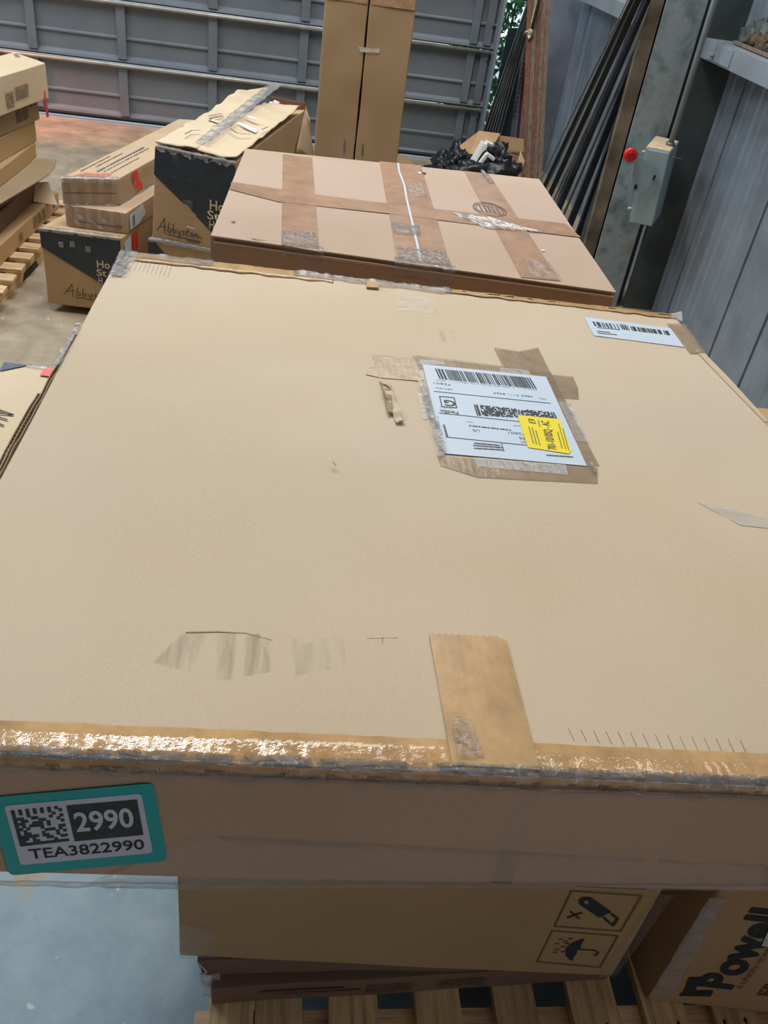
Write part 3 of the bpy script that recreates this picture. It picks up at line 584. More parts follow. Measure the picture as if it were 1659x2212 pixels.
# long white sticker at the back right
wl = tz('barcode_sticker', 'paper', .0008, (0.5062,1.3427,1.2500), (0.6583,1.3297,1.2500), (0.6564,1.2557,1.2500), (0.5042,1.2691,1.2500)); wl['label'] = 'white barcode sticker at the far right corner'
barcode([(0.5165,1.3260,1.2500), (0.6498,1.3149,1.2500), (0.6480,1.2981,1.2500), (0.5163,1.3075,1.2500)], 90, 12, par=wl, lift=.0014, runs=(1, 1, 2, 2, 4))
text('print', '1087 - 1', (0.5785,1.3261,1.2500), (0.5496,1.3293,1.2500), .0035, (0, -1, 0), 'ink_soft', wl, B1, .0014, n=UP)
for a_, b_ in (((0.5190,1.3026,1.2500), (0.5595,1.3019,1.2500)), ((0.5148,1.2872,1.2500), (0.5371,1.2864,1.2500)), ((0.5135,1.2798,1.2500), (0.5472,1.2796,1.2500))):
    multi('print', [q for k in range(9) for q in ribbon([V(a_).lerp(V(b_), k/9), V(a_).lerp(V(b_), (k+.65)/9)], .0022, UP)], 'ink_soft', wl, B1, UP, .0014)
# teal asset sticker on the front face
NF = V((-.0201, -1, 0))
def round_quad(c4, r, seg=6):
    out = []
    for i in range(4):
        p = V(c4[i]); a_ = V(c4[i-1]); b_ = V(c4[(i+1) % 4]); pa = p+(a_-p).normalized()*r; pb = p+(b_-p).normalized()*r
        for k in range(seg+1):
            t = k/seg; out.append(pa*(1-t)**2+p*2*t*(1-t)+pb*t*t)
    return out
TC = [(-0.2056,0.4144,1.1990), (-0.0787,0.4119,1.2254), (-0.0703,0.4117,1.1186), (-0.2023,0.4144,1.0897)]
teal = plate('asset_sticker', round_quad(TC, .007), 'teal', B1, B1, .0004, .0012, n=NF); teal['label'] = 'teal asset sticker with white centre'
TI = [(-0.1937,0.4142,1.1901), (-0.0883,0.4121,1.2119), (-0.0822,0.4120,1.1305), (-0.1911,0.4141,1.1071)]
plate('sticker_centre', round_quad(TI, .005), 'paper_grey', teal, B1, .0002, .0018, n=NF)
plate('number_block', [(-0.1462,0.4132,1.1934), (-0.0918,0.4121,1.2045), (-0.0887,0.4121,1.1569), (-0.1440,0.4132,1.1448)], 'ink_sticker', teal, B1, .0002, .0022, n=NF)
upx = V((-0.1462,0.4132,1.1934))-V((-0.1440,0.4132,1.1448))
text('number', '2990', (-0.1410,0.4131,1.1580), (-0.0949,0.4122,1.1676), V(upx).length*.56, upx, 'paper_grey', teal, B1, .0027, .022, n=NF)
text('number', 'TEA3822990', (-0.1818,0.4140,1.1166), (-0.0884,0.4121,1.1363), V(upx).length*.30, upx, 'ink', teal, B1, .0024, .012, n=NF)
DM = ['10101010101010', '10101010101001', '10001000000100', '11100110001001', '10110001100010', '11100111010001', '10101111010000', '11010001000011', '10100000111010', '10110001000101', '11111101100100', '11101000110011', '11001100001000', '11111111111111']
DQ = [(-0.1892,0.4141,1.1843), (-0.1501,0.4133,1.1932), (-0.1483,0.4133,1.1452), (-0.1878,0.4141,1.1352)]; polys = []
for j, row in enumerate(DM):
    i = 0
    while i < 14:
        if row[i] == '1':
            k = i
            while k < 14 and row[k] == '1': k += 1
            polys.append([bil(DQ, i/14, j/14), bil(DQ, k/14, j/14), bil(DQ, k/14, (j+1)/14), bil(DQ, i/14, (j+1)/14)]); i = k
        else: i += 1
multi('matrix_code', polys, 'ink_sticker', teal, B1, NF, .0022)
# wear on the top: cracks, scuffs, torn paper
multi('crack', [q for pl in ([(-0.0699,0.5492,1.2500), (-0.0427,0.5514,1.2500), (-0.0182,0.5512,1.2500), (0.0046,0.5439,1.2500), (0.0108,0.5425,1.2500)], [(0.0222,0.5489,1.2500), (0.0271,0.5527,1.2500), (0.0690,0.5529,1.2500), (0.0943,0.5508,1.2500), (0.1202,0.5535,1.2500)], [(0.1055,0.5527,1.2500), (0.1047,0.5218,1.2500)]) for q in ribbon(pl, .0010, UP)], 'crease', B1, B1, UP, .0002, .0002)
plate('scuff', [(-0.0726,0.5479,1.2500), (-0.0059,0.5508,1.2500), (0.0067,0.5423,1.2500), (0.0120,0.5073,1.2500), (-0.0339,0.4947,1.2500), (-0.0933,0.5126,1.2500)], 'scuff', B1, B1, .0002, .0003, n=UP)
plate('scuff', [(0.0222,0.5466,1.2500), (0.0689,0.5505,1.2500), (0.0720,0.5157,1.2500), (0.0279,0.5028,1.2500)], 'scuff', B1, B1, .0002, .0003, n=UP)
plate('scuff', [(0.5066,0.8055,1.2500), (0.5473,0.7956,1.2500), (0.6092,0.7741,1.2500), (0.6020,0.7590,1.2500), (0.5455,0.7634,1.2500)], 'scuff_light', B1, B1, .0002, .0003, n=UP)
plate('scuff', [(0.2262,1.2297,1.2500), (0.2686,1.2418,1.2500), (0.2674,1.2064,1.2500), (0.2244,1.1817,1.2500)], 'scuff', B1, B1, .0002, .0003, n=UP)
grid_patch('torn_paper', [(0.1332,1.0521,1.2500), (0.1471,1.0464,1.2500), (0.1586,0.9401,1.2500), (0.1486,0.9352,1.2500)], 7, 22, 'kraft', B1, B1, .007, .0002, 51, 70, thick=.0006)
grid_patch('torn_paper', [(0.1364,1.0223,1.2500), (0.1466,1.0226,1.2500), (0.1468,0.9582,1.2500), (0.1392,0.9548,1.2500)], 5, 12, 'kraft_dull', B1, B1, .006, .0005, 52, 80, thick=.0006)
multi('crack', [q for pl in ([(0.1353,1.0338,1.2500), (0.1407,1.0295,1.2500), (0.1473,1.0227,1.2500)], [(0.1363,1.0210,1.2500), (0.1395,0.9935,1.2500)], [(0.0648,0.8292,1.2500), (0.0679,0.8218,1.2500)]) for q in ribbon(pl, .0022, UP)], 'crease', B1, B1, UP, .0065, .0002)
multi('crease_line', [q for k in range(15) for q in ribbon([V((0.2596,0.4422,1.2500)).lerp(V((0.4203,0.4320,1.2500)), k/15), V((0.2577,0.4542,1.2500)).lerp(V((0.4208,0.4475,1.2500)), k/15)], .0006, UP)], 'crease', B1, B1, UP, .0002, .0002)
multi('crease_line', [q for k in range(9) for q in ribbon([V((-0.2470,1.4084,1.2500)).lerp(V((-0.1856,1.3997,1.2500)), k/9), V((-0.2468,1.3610,1.2500)).lerp(V((-0.1849,1.3471,1.2500)), k/9)], .0008, UP)], 'crease', B1, B1, UP, .0002, .0002)
# --- tall carton with handling marks under it
LB = thing('brown_carton', 'brown carton on its side under the wide carton, printed with knife and umbrella marks', 'carton', (.28, 1.0, .2525))
t4 = [(-.116, .751, 1.088), (.667, .709, 1.088), (.675, 1.36, 1.088), (-.10, 1.40, 1.088)]
hexa('body', prism(t4, .2525), 'kraft_ochre', LB, LB, n=(12, 8, 12), bevel=.006, amp=.002, seed=3)
NL = V((-.0534, -1, 0))
def frame(pl, w_=.0022): return ribbon([V(p) for p in pl]+[V(pl[0])], w_, NL)
k_ = frame([(0.5170,0.7167,0.5326), (0.6356,0.7104,0.5305), (0.6341,0.7104,0.4160), (0.5162,0.7167,0.4214)]); multi('mark_frame', k_, 'ink_brown', LB, LB, NL, .0012)
multi('mark_frame', frame([(0.5160,0.7167,0.4058), (0.6339,0.7105,0.4001), (0.6337,0.7105,0.2878), (0.5151,0.7168,0.2975)]), 'ink_brown', LB, LB, NL, .0012)
multi('mark_frame', ribbon([(0.5237,0.7163,0.5658), (0.6387,0.7102,0.5661), (0.6349,0.7104,0.5494), (0.5181,0.7166,0.5482)], .0022, NL), 'ink_brown', LB, LB, NL, .0012)
multi('knife_mark', [[(0.5359,0.7157,0.5059), (0.5400,0.7155,0.5150), (0.5474,0.7151,0.5167), (0.5541,0.7147,0.5164), (0.5998,0.7123,0.4770), (0.5842,0.7131,0.4564), (0.5403,0.7154,0.4942)]]+ribbon([(0.5923,0.7127,0.4572), (0.6154,0.7114,0.4329), (0.6167,0.7114,0.4571), (0.6021,0.7121,0.4693)], .0045, NL)+ribbon([(0.5309,0.7160,0.4510), (0.5513,0.7149,0.4691)], .0035, NL)+ribbon([(0.5320,0.7159,0.4702), (0.5513,0.7149,0.4500)], .0035, NL), 'ink', LB, LB, NL, .0012)
plate('knife_hole', round_quad([(0.5446,0.7152,0.5077), (0.5513,0.7149,0.5075), (0.5546,0.7147,0.4981), (0.5479,0.7150,0.4984)], .002, 4), 'kraft_ochre', LB, LB, .0004, .0016, n=NL)
multi('umbrella_mark', [[(0.5786,0.7134,0.3855), (0.5700,0.7139,0.3782), (0.5623,0.7143,0.3705), (0.5569,0.7146,0.3591), (0.5549,0.7147,0.3451), (0.5598,0.7144,0.3262), (0.5679,0.7140,0.3146), (0.5774,0.7135,0.3076), (0.5759,0.7135,0.3210), (0.5782,0.7134,0.3336), (0.5761,0.7135,0.3456), (0.5796,0.7133,0.3558), (0.5778,0.7134,0.3666)]]+ribbon([(0.5758,0.7136,0.3489), (0.6064,0.7119,0.3475), (0.6157,0.7114,0.3417), (0.6151,0.7115,0.3316), (0.6095,0.7118,0.3311)], .0028, NL), 'ink', LB, LB, NL, .0012)
dr = [q for p in ((0.5379,0.7156,0.3788), (0.5549,0.7147,0.3827), (0.5348,0.7157,0.3634), (0.5531,0.7148,0.3652), (0.5487,0.7150,0.3539), (0.5406,0.7154,0.3437), (0.5388,0.7155,0.3330), (0.5515,0.7149,0.3365), (0.5480,0.7150,0.3718)) for q in ribbon([V(p)-V((.003, 0, 0)), V(p)+V((.003, 0, .0012))], .0035, NL)]
multi('rain_mark', dr, 'ink_brown', LB, LB, NL, .0012)
grid_patch('shrink_film', [(0.6594,0.7091,0.5384), (0.6859,0.7077,0.5411), (0.6717,0.7084,0.2581), (0.6378,0.7102,0.2548)], 8, 30, 'film_soft', LB, LB, .003, .001, 61, 50)
grid_patch('shrink_film', [(-0.1135,0.7504,0.3729), (-0.0504,0.7470,0.3488), (-0.0494,0.7469,0.2497), (-0.1153,0.7505,0.2532)], 16, 12, 'film_soft', LB, LB, .003, .001, 62, 60)
# --- two thin cartons squashed under it
TU = thing('thin_carton', 'thin squashed maroon-brown carton, the upper one, directly under the handling-marked carton', 'carton', (.3, 1.0, .2005), 'thin cartons on the near pallet')
hexa('body', [(-.075, .742, .2005), (.69, .752, .2005), (.69, 1.34, .2005), (-.06, 1.33, .2005), (-.085, .742, .2515), (.69, .757, .2515), (.69, 1.34, .2515), (-.07, 1.33, .2515)], 'kraft_maroon', TU, TU, n=(40, 6, 4), bevel=.003, amp=.006, seed=5)
grid_patch('tattered_film', [(-0.0789,0.7380,0.2387), (-0.0419,0.7380,0.2280), (-0.0475,0.7380,0.1511), (-0.0724,0.7380,0.1517)], 14, 14, 'film_strong', TU, TU, .012, .003, 71, 60)
tube('film_strand', [(-0.0839,0.7400,0.2513), (-0.0682,0.7350,0.2314), (-0.0717,0.7300,0.2320)], .0012, 'foam', TU, TU, 5)
tube('film_strand', [(-0.0794,0.7350,0.2451), (-0.0749,0.7300,0.2287), (-0.0669,0.7300,0.2387)], .0014, 'foam', TU, TU, 5)
TL = thing('thin_carton', 'thin maroon-brown carton with faint print lying on the near pallet boards', 'carton', (.3, 1.0, .1405), 'thin cartons on the near pallet')
hexa('body', [(-.056, .719, .1405), (.701, .756, .1405), (.69, 1.34, .1405), (-.05, 1.32, .1405), (-.058, .719, .1985), (.701, .756, .1985), (.69, 1.34, .1985), (-.05, 1.32, .1985)], 'kraft_maroon', TL, TL, n=(30, 6, 3), bevel=.003, amp=.003, seed=6)
NT = V((.049, -1, 0))
def T_(px_, z_): return (px_, .7217+.0489*px_, z_)
multi('print', [q for r0, z_ in enumerate((.178, .168)) for k in range(18) for q in ribbon([T_(.03+.008*r0*4+k*.0085, z_), T_(.03+.008*r0*4+k*.0085+.006, z_)], .006, NT)], 'ink_brown', TL, TL, NT, .003)
plate('print_block', [T_(.222, .153), T_(.31, .153), T_(.312, .183), T_(.224, .183)], 'print_block', TL, TL, .0003, .003, n=NT)
plate('print_block', [T_(.36, .156), T_(.45, .156), T_(.45, .183), T_(.36, .183)], 'print_block', TL, TL, .0003, .003, n=NT)
# --- carton with the big logo
PW = thing('logo_carton', 'tan carton on the right of the near pallet with large black lettering running upwards', 'carton', (1.05, 1.0, .1405))
def W_(x, z): return (x, .8031-.1125*x, z)
hexa('body', [W_(.772, .1405), W_(1.20, .1405), (1.20, 1.38, .1405), (.712, 1.38, .1405), W_(.772, 1.088), W_(1.20, 1.088), (1.20, 1.38, 1.088), (.712, 1.38, 1.088)], 'kraft_tan', PW, PW, n=(8, 8, 10), bevel=.006, amp=.002, seed=7)
NW = V((-.1125, -1, 0)).normalized()
text('lettering', 'Powell', (0.9110,0.7006,0.2176), (V((0.9110,0.7006,0.2176)).x, V((0.9110,0.7006,0.2176)).y, V((0.8414,0.7084,0.4984)).z), abs(V((0.9078,0.7010,0.2262)).x-V((0.8414,0.7084,0.2185)).x)*1.06, (-1, .1125, 0), 'ink', PW, PW, .0012, .035, n=NW)
multi('logo_mark', [[(0.8201,0.7108,0.2447), (0.8404,0.7086,0.2493), (0.8464,0.7079,0.1991), (0.8273,0.7100,0.1948)], [(0.8273,0.7100,0.1948), (0.8794,0.7042,0.2067), (0.8819,0.7039,0.1846), (0.8246,0.7103,0.1734)]], 'ink', PW, PW, NW, .0012)
p0 = V((0.9274,0.6988,0.2213)); text('lettering', 'A LINON HOME', p0, (p0.x, p0.y, V((0.9128,0.7004,0.3791)).z), .0115, (-1, .1125, 0), 'ink_brown', PW, PW, .0012, .0, n=NW)
p0 = V((0.9924,0.6915,0.2080)); text('lettering', 'ER', p0, (p0.x, p0.y, V((0.9752,0.6934,0.2597)).z), .030, (-1, .1125, 0), 'ink_brown', PW, PW, .0012, .02, n=NW)
plate('white_label', [(0.8934,0.7026,0.4361), (0.9019,0.7016,0.3833), (0.9391,0.6974,0.3865), (0.9243,0.6991,0.4427)], 'bluewhite', PW, PW, .0004, .002, n=NW)
grid_patch('shrink_film', [(0.7594,0.7177,0.5165), (0.7887,0.7144,0.5226), (0.8104,0.7119,0.1702), (0.7684,0.7166,0.1605)], 12, 40, 'film_haze', PW, PW, .004, .001, 81, 45)
# --- near pallet
NP = thing('wooden_pallet', 'pale wooden pallet on the floor under the nearest stack of cartons', 'pallet', (.45, 1.15, 0))
rng = random.Random(2)
for i, (x0, x1) in enumerate([(-.06, .0200), (.0215, .107), (.156, .247), (.318, .404), (.469, .55), (.617, .71), (.76, .845), (.90, .985), (1.04, 1.13), (1.15, 1.235)]):
    j = rng.uniform(-.006, .006)
    bd = box('deck_board', x0, x1, .615+j, 1.50+j, .119, .1395, 'wood_pallet' if i % 3 != 1 else 'wood_pallet_dark', NP, NP, bevel=.0015)
    for q in range(2):
        xx_ = x0+(x1-x0)*(.28+.45*q)+rng.uniform(-.008, .008); yy_ = .672+rng.uniform(-.006, .006)
        plate('nail_hole', [(xx_+.0042*math.cos(t*1.05)*rng.uniform(.7, 1.2), yy_+.007*math.sin(t*1.05)*rng.uniform(.7, 1.2), .1395) for t in range(6)], 'dark', bd, NP, .0003, .0002, n=UP)
for y0 in (.63, 1.02, 1.40): box('cross_board', -.085 if y0 < .7 else -.06, 1.235, y0, y0+.088, .0985, .1185, 'wood_pallet_x', NP, NP)
for y0 in (.635, 1.02, 1.40):
    for x0 in (-.05, .53, 1.13): box('block', x0, x0+.1, y0, y0+.085, .0205, .098, 'wood_pallet_dark', NP, NP)
    box('base_board', -.06, 1.235, y0, y0+.088, 0, .02, 'wood_pallet_x', NP, NP)
# ================================================================== SECOND STACK
B2 = thing('brown_taped_carton', 'pinkish-brown carton crossed with brown tape bands, just behind the wide carton', 'carton', (.25, 1.95, 1.02))
t4 = [(-0.1528,1.6471,1.2200), (0.6375,1.5581,1.2200), (0.6525,2.3352,1.2200), (-0.1270,2.3034,1.2200)]
cs = prism(t4, 1.02)
hexa('body', cs[:4]+[(p[0], p[1], p[2]-.004) for p in cs[4:]], 'kraft_brown', B2, B2, n=(16, 16, 4), bevel=.003, amp=.001, seed=11)
a, b, c_, d_ = [V(p) for p in t4]
lid = hexa('lid_flap', [a+V((.001, -.002, -.0035)), b+V((0, -.002, -.0035)), c_+V((0, 0, -.0035)), d_+V((0, 0, -.0035)), a+V((.001, -.002, .0005)), b+V((0, -.002, .0005)), c_+V((0, 0, .0005)), d_+V((0, 0, .0005))], 'kraft_pink', B2, B2, n=(24, 24, 1), bevel=.0012, amp=.0006, seed=12)
hexa('front_lip', [a+V((.006, -.007, -.013)), b+V((-.004, -.007, -.011)), b+V((-.004, .004, -.011)), a+V((.006, .004, -.013)), a+V((.006, -.007, -.009)), b+V((-.004, -.007, -.007)), b+V((-.004, .004, -.007)), a+V((.006, .004, -.009))], 'kraft_pink', B2, B2, n=(40, 1, 1), bevel=.0008, amp=.0015, seed=13)
mesh('gap_shade_strip', [a+V((.01, -.0035, -.010)), b+V((-.01, -.0035, -.008)), b+V((-.01, -.0035, -.003)), a+V((.01, -.0035, -.003))], [(0, 1, 2, 3)], 'kraft_inner', B2, B2)  # brown strip added under the lid to paint the shade in the gap
mesh('lid_tear', [a+V((.075, .002, .003)), a+V((.14, -.006, -.001)), a+V((.09, -.007, .001))], [(0, 1, 2)], 'kraft_dull', B2, B2)
def t2(name, mat, lift, *p): return plate(name, p, mat, B2, B2, .0003, lift, n=UP)
t2('tape_band', 'tape_brown', .0008, (-0.0318,2.2849,1.2205), (0.0421,2.2858,1.2205), (0.0569,1.6123,1.2205), (-0.0161,1.6293,1.2205))
t2('tape_band', 'tape_brown', .0008, (0.2185,2.3253,1.2205), (0.3285,2.3310,1.2205), (0.3133,1.6033,1.2205), (0.2078,1.6093,1.2205))
t2('tape_band', 'tape_brown', .0008, (0.4449,2.3255,1.2205), (0.5103,2.3254,1.2205), (0.5299,1.5844,1.2205), (0.4509,1.5835,1.2205))
t2('cross_tape', 'tape_brown', .0012, (-0.1391,2.0006,1.2205), (0.0696,1.9721,1.2205), (0.2811,1.9642,1.2205), (0.6326,1.9602,1.2205), (0.6472,1.8698,1.2205), (0.3774,1.8822,1.2205), (0.2067,1.8932,1.2205), (-0.0318,1.8926,1.2205), (-0.1388,1.9444,1.2205))
multi('seam_slit', [q for q in ribbon([(0.2674,2.3234,1.2205), (0.2633,2.2439,1.2205), (0.2668,2.1324,1.2205), (0.2625,2.0200,1.2205), (0.2591,1.8233,1.2205), (0.2551,1.6173,1.2205)], .0045, UP)], 'paper', B2, B2, UP, .0016)
for k, q in enumerate(([(-0.0166,1.7088,1.2205), (0.0482,1.7148,1.2205), (0.0552,1.6244,1.2205), (-0.0161,1.6293,1.2205)], [(0.2136,1.6827,1.2205), (0.3105,1.6838,1.2205), (0.3142,1.6035,1.2205), (0.2115,1.6104,1.2205)])):
    grid_patch('clear_tape', q, 26, 18, 'film', B2, B2, .004, .001, 90+k, 90)
grid_patch('clear_tape', [(0.3593,1.9439,1.2205), (0.4496,1.9342,1.2205), (0.5555,1.8696,1.2205), (0.4265,1.8605,1.2205)], 60, 8, 'film_strong', B2, B2, .005, .001, 93, 120)
grid_patch('clear_tape', [(0.2710,2.1418,1.2205), (0.3168,2.1829,1.2205), (0.3148,2.0565,1.2205), (0.2704,2.0228,1.2205)], 14, 14, 'film_soft', B2, B2, .003, .001, 94, 100)
grid_patch('clear_tape', [(0.4877,2.3339,1.2205), (0.4977,2.3335,1.2205), (0.5105,2.2326,1.2205), (0.4974,2.2277,1.2205)], 4, 10, 'film_strong', B2, B2, .006, .002, 95, 100)
grid_patch('clear_tape', [(0.2126,1.8327,1.2205), (0.2727,1.8276,1.2205), (0.2690,1.7621,1.2205), (0.2124,1.7649,1.2205)], 18, 10, 'film', B2, B2, .004, .0012, 96, 110)
grid_patch('clear_tape', [(0.4763,1.6904,1.2205), (0.5303,1.6894,1.2205), (0.5339,1.5854,1.2205), (0.4696,1.5883,1.2205)], 18, 14, 'film_soft', B2, B2, .003, .001, 97, 60)
wrap('clear_tape', a.lerp(b, .175)+V((0, -.003, 0)), a.lerp(b, .275)+V((0, -.003, 0)), V((0, 1, 0)), .02, .02, 'film', B2, B2, 40, .004, 23, .003, .001, 90)
wrap('clear_tape', a.lerp(b, .45)+V((0, -.003, 0)), a.lerp(b, .60)+V((0, -.003, 0)), V((0, 1, 0)), .02, .03, 'film', B2, B2, 50, .004, 24, .003, .001, 90)
# round printed stamp
sc_ = bil([(0.4245,2.0378,1.2205), (0.5003,2.0321,1.2205), (0.4919,1.9744,1.2205), (0.4196,1.9773,1.2205)], .5, .5)
ux = (V((0.4959,1.9960,1.2205))-V((0.4193,2.0115,1.2205)))*.5; uy = (V((0.4610,2.0541,1.2205))-V((0.4532,1.9550,1.2205)))*.5
ring = lambda k: [sc_+ux*k*math.cos(t*math.pi/14)+uy*k*math.sin(t*math.pi/14) for t in range(29)]
multi('round_stamp', ribbon(ring(1), .0022, UP)+ribbon(ring(.86), .0014, UP)+[q for k in range(5) for q in ribbon([sc_+ux*(-.6+k*.26)+uy*.45, sc_+ux*(-.48+k*.26)-uy*.45], .0022, UP)]+ribbon([sc_-ux*.7+uy*.5, sc_+ux*.7+uy*.5], .0014, UP)+ribbon([sc_-ux*.7-uy*.5, sc_+ux*.7-uy*.5], .0014, UP), 'ink_soft', B2, B2, UP, .0018)
t2('ink_spot', 'ink_soft', .0018, (0.4382,1.9047,1.2205), (0.4506,1.9023,1.2205), (0.4505,1.8897,1.2205), (0.4382,1.8921,1.2205)); t2('ink_spot', 'ink_soft', .0018, (0.4720,1.9316,1.2205), (0.4788,1.9274,1.2205), (0.4757,1.9167,1.2205), (0.4690,1.9210,1.2205))
t2('ink_spot', 'ink_soft', .0008, (-0.1200,1.7351,1.2205), (-0.1121,1.7405,1.2205), (-0.1104,1.7297,1.2205), (-0.1174,1.7246,1.2205))
t2('torn_hole', 'dark', .0014, (0.3253,2.2645,1.2205), (0.3357,2.2602,1.2205), (0.3292,2.2450,1.2205), (0.3226,2.2508,1.2205)); t2('torn_fleck', 'paper', .0016, (0.3127,2.2595,1.2205), (0.3227,2.2635,1.2205), (0.3197,2.2454,1.2205), (0.3126,2.2468,1.2205))
t2('torn_fleck', 'paper', .0016, (0.5301,1.7597,1.2205), (0.5375,1.7562,1.2205), (0.5344,1.7470,1.2205), (0.5285,1.7481,1.2205))
SUP = thing('supporting_carton', 'plain brown carton standing on the floor and holding up the tape-crossed carton', 'carton', (.25, 1.95, 0))
sx = [V(p) for p in prism(t4, 0)[:4]]; ctr = sum(sx, V((0, 0, 0)))/4; sx = [ctr+(p-ctr)*.93 for p in sx]
hexa('body', [(p.x, p.y, .001) for p in sx]+[(p.x, p.y, 1.019) for p in sx], 'kraft_brown', SUP, SUP, n=(4, 4, 6), bevel=.006, amp=.001)

# ================================================================== CARTONS AT MIDDLE LEFT
def print_rows(par, root, p0, p1, rows, dn, n, mat='ink_brown', w_=.006, k_=12, lift=.002, seed=1):
    r = random.Random(seed); qs = []; p0, p1, dn = V(p0), V(p1), V(dn)
    for j in range(rows):
        i = 0
        while i < k_:
            e = i+r.uniform(.4, .9); a_ = p0.lerp(p1, i/k_)+dn*j; b_ = p0.lerp(p1, min(1, e/k_))+dn*j; qs += ribbon([a_, b_], w_, n); i += 1
    return multi('print', qs, mat, par, root, n, lift)
def stroke_writing(par, root, o, ux, uy, n, strokes, w_=.003, mat='ink', name='handwriting', lift=.0015):
    o, ux, uy = V(o), V(ux), V(uy); qs = []
    for st in strokes: qs += ribbon([o+ux*x+uy*y for x, y in st], w_, n)
    return multi(name, qs, mat, par, root, n, lift)
ABB = [[(0, 0), (.35, .55), (.62, 1)], [(.62, 1), (.60, .5), (.62, -.12)], [(.2, .32), (.75, .42)], [(1.0, .78), (.85, .1), (1.05, .02), (1.15, .25), (.95, .34)], [(1.35, .72), (1.25, .08), (1.42, .02), (1.5, .22), (1.32, .30)],
       [(1.62, .3), (1.66, .08), (1.85, .08), (1.9, .34), (1.86, 0), (1.74, -.3)], [(2.2, .36), (2.05, .26), (2.25, .14), (2.05, .02)], [(2.48, .5), (2.36, .08), (2.55, .02)], [(2.3, .3), (2.6, .36)], [(2.75, .3), (2.66, .1), (2.82, .02), (2.9, .22), (2.75, .3)], [(3.05, .3), (3.02, .02), (3.14, .26), (3.24, .26), (3.26, .02), (3.4, .1), (3.6, .0)], [(.8, -.14), (2.0, -.2), (3.5, -.26)], [(2.4, -.34), (3.4, -.36)]]
def end_print(par, root, fl, fr, z0, z1, tag_, letters=True):
    """dark corner, diagonal and lettering on the end of a printed carton"""
    fl, fr = V(fl), V(fr); n = (fr-fl).cross(UP).normalized()
    if n.y > 0: n = -n
    P_ = lambda u, v: (fl.lerp(fr, u).x, fl.lerp(fr, u).y, z0+(z1-z0)*v)
    return P_, n
# the lower left printed carton (dark corner and diagonal)
ZT = .3922
K1_ = thing('printed_carton', 'long carton with a navy corner on its end, below the two shrink-wrapped long cartons', 'carton', (-.9, 4.4, .035))
fl, fr = V((-1.1045,3.8724,0.3922)), V((-0.7472,3.8473,0.3922)); dirY = (V((-0.6639,4.1564,0.3922))-V((-0.7321,3.9008,0.3922))); dirY = V((dirY.x, dirY.y, 0)).normalized()
LEN = 1.45
t4 = [fl, fr, fr+dirY*LEN, fl+dirY*LEN]
hexa('body', prism(t4, .037), 'kraft_tan', K1_, K1_, n=(8, 16, 6), bevel=.006, amp=.003, seed=21)
P_, n_ = end_print(K1_, K1_, fl, fr, .037, ZT, 0)
plate('navy_print', [P_(.0, .995), P_(.985, .97), P_(.985, .30), P_(.83, .30), P_(.0, .76)], 'navy', K1_, K1_, .0004, .0018, n=n_)
text('lettering', 'Ho', P_(.675, .575), P_(.84, .575), .036, UP, 'cream', K1_, K1_, .0026, .02, n=n_); text('lettering', 'St', P_(.665, .465), P_(.79, .465), .034, UP, 'cream', K1_, K1_, .0026, .02, n=n_); text('lettering', 'H', P_(.68, .36), P_(.73, .36), .032, UP, 'cream', K1_, K1_, .0026, .02, n=n_)
o_ = V(P_(.22, .155)); stroke_writing(K1_, K1_, o_, (V(P_(1, .1))-V(P_(0, .1)))*.19, (0, 0, .055), n_, ABB, .0035, 'ink_brown')
wrap('clear_tape', fl+n_*.001, fr+n_*.001, V((0, 1, 0)), .02, .014, 'film_strong', K1_, K1_, 70, .004, 26, .004, .001, 60)
for u, v in ((.22, .86), (.55, .84), (.36, .88)): grid_patch('film_glint', [P_(u, v), P_(u+.06, v), P_(u+.06, v-.07), P_(u, v-.07)], 6, 6, 'film_strong', K1_, K1_, .006, .002, int(u*100), 40)
sd = V((n_.y*-1, n_.x, 0)); sr = V((1, 0, 0))
rp = lambda d, z: fr+dirY*d+V((0, 0, z-ZT))
plate('red_label', [rp(.10, .375), rp(.16, .375), rp(.16, .30), rp(.10, .30)], 'red', K1_, K1_, .0004, .004)
plate('white_label', [rp(.02, .365), rp(.09, .38), rp(.09, .31), rp(.02, .30)], 'paper', K1_, K1_, .0004, .004)
K1P = thing('small_pallet', 'low pallet mostly hidden under the navy-cornered cartons', 'pallet', (-.6, 4.6, 0))
for i in range(5): box('deck_board', -1.04, -.15, 4.0+i*.26, 4.1+i*.26, .016, .036, 'wood_pallet_dark', K1P, K1P)
for x0 in (-.98, -.55, -.22): box('runner', x0, x0+.06, 3.98, 5.2, 0, .0155, 'wood_pallet_dark', K1P, K1P)
# two long shrink-wrapped cartons on top of it
def long_carton(label, z0, z1, flp, frp, ln, seed, extra=None):
    T = thing('long_carton', label, 'carton', (-.85, 4.5, z0), 'shrink-wrapped long cartons')
    fl, fr = V(flp), V(frp); t = [fl, fr, fr+dirY*ln, fl+dirY*ln]
    for p in t: p.z = z1
    hexa('body', prism(t, z0), 'kraft_long', T, T, n=(6, 20, 3), bevel=.004, amp=.0025, seed=seed)
    n = (fr-fl).cross(UP).normalized(); n = n if n.y < 0 else -n
    return T, t, n
zA0, zA1, zB1 = .3935, .4880, .6046
LA, tA, nA = long_carton('lower shrink-wrapped long carton with a white label on its side', zA0, zA1, (-1.0016,3.9258,0.3935), (-0.7315,3.8972,0.3935), 1.28, 31)
mid_l, mid_r = tA[0], tA[1]
PA = lambda u, v, dz=0: (tA[0].lerp(tA[1], u).x, tA[0].lerp(tA[1], u).y, zA0+(zA1-zA0)*v)
grid_patch('shrink_film', [PA(.02, .95), PA(.98, .95), PA(.98, .05), PA(.02, .05)], 60, 26, 'film_soft', LA, LA, .010, .001, 32, 26)
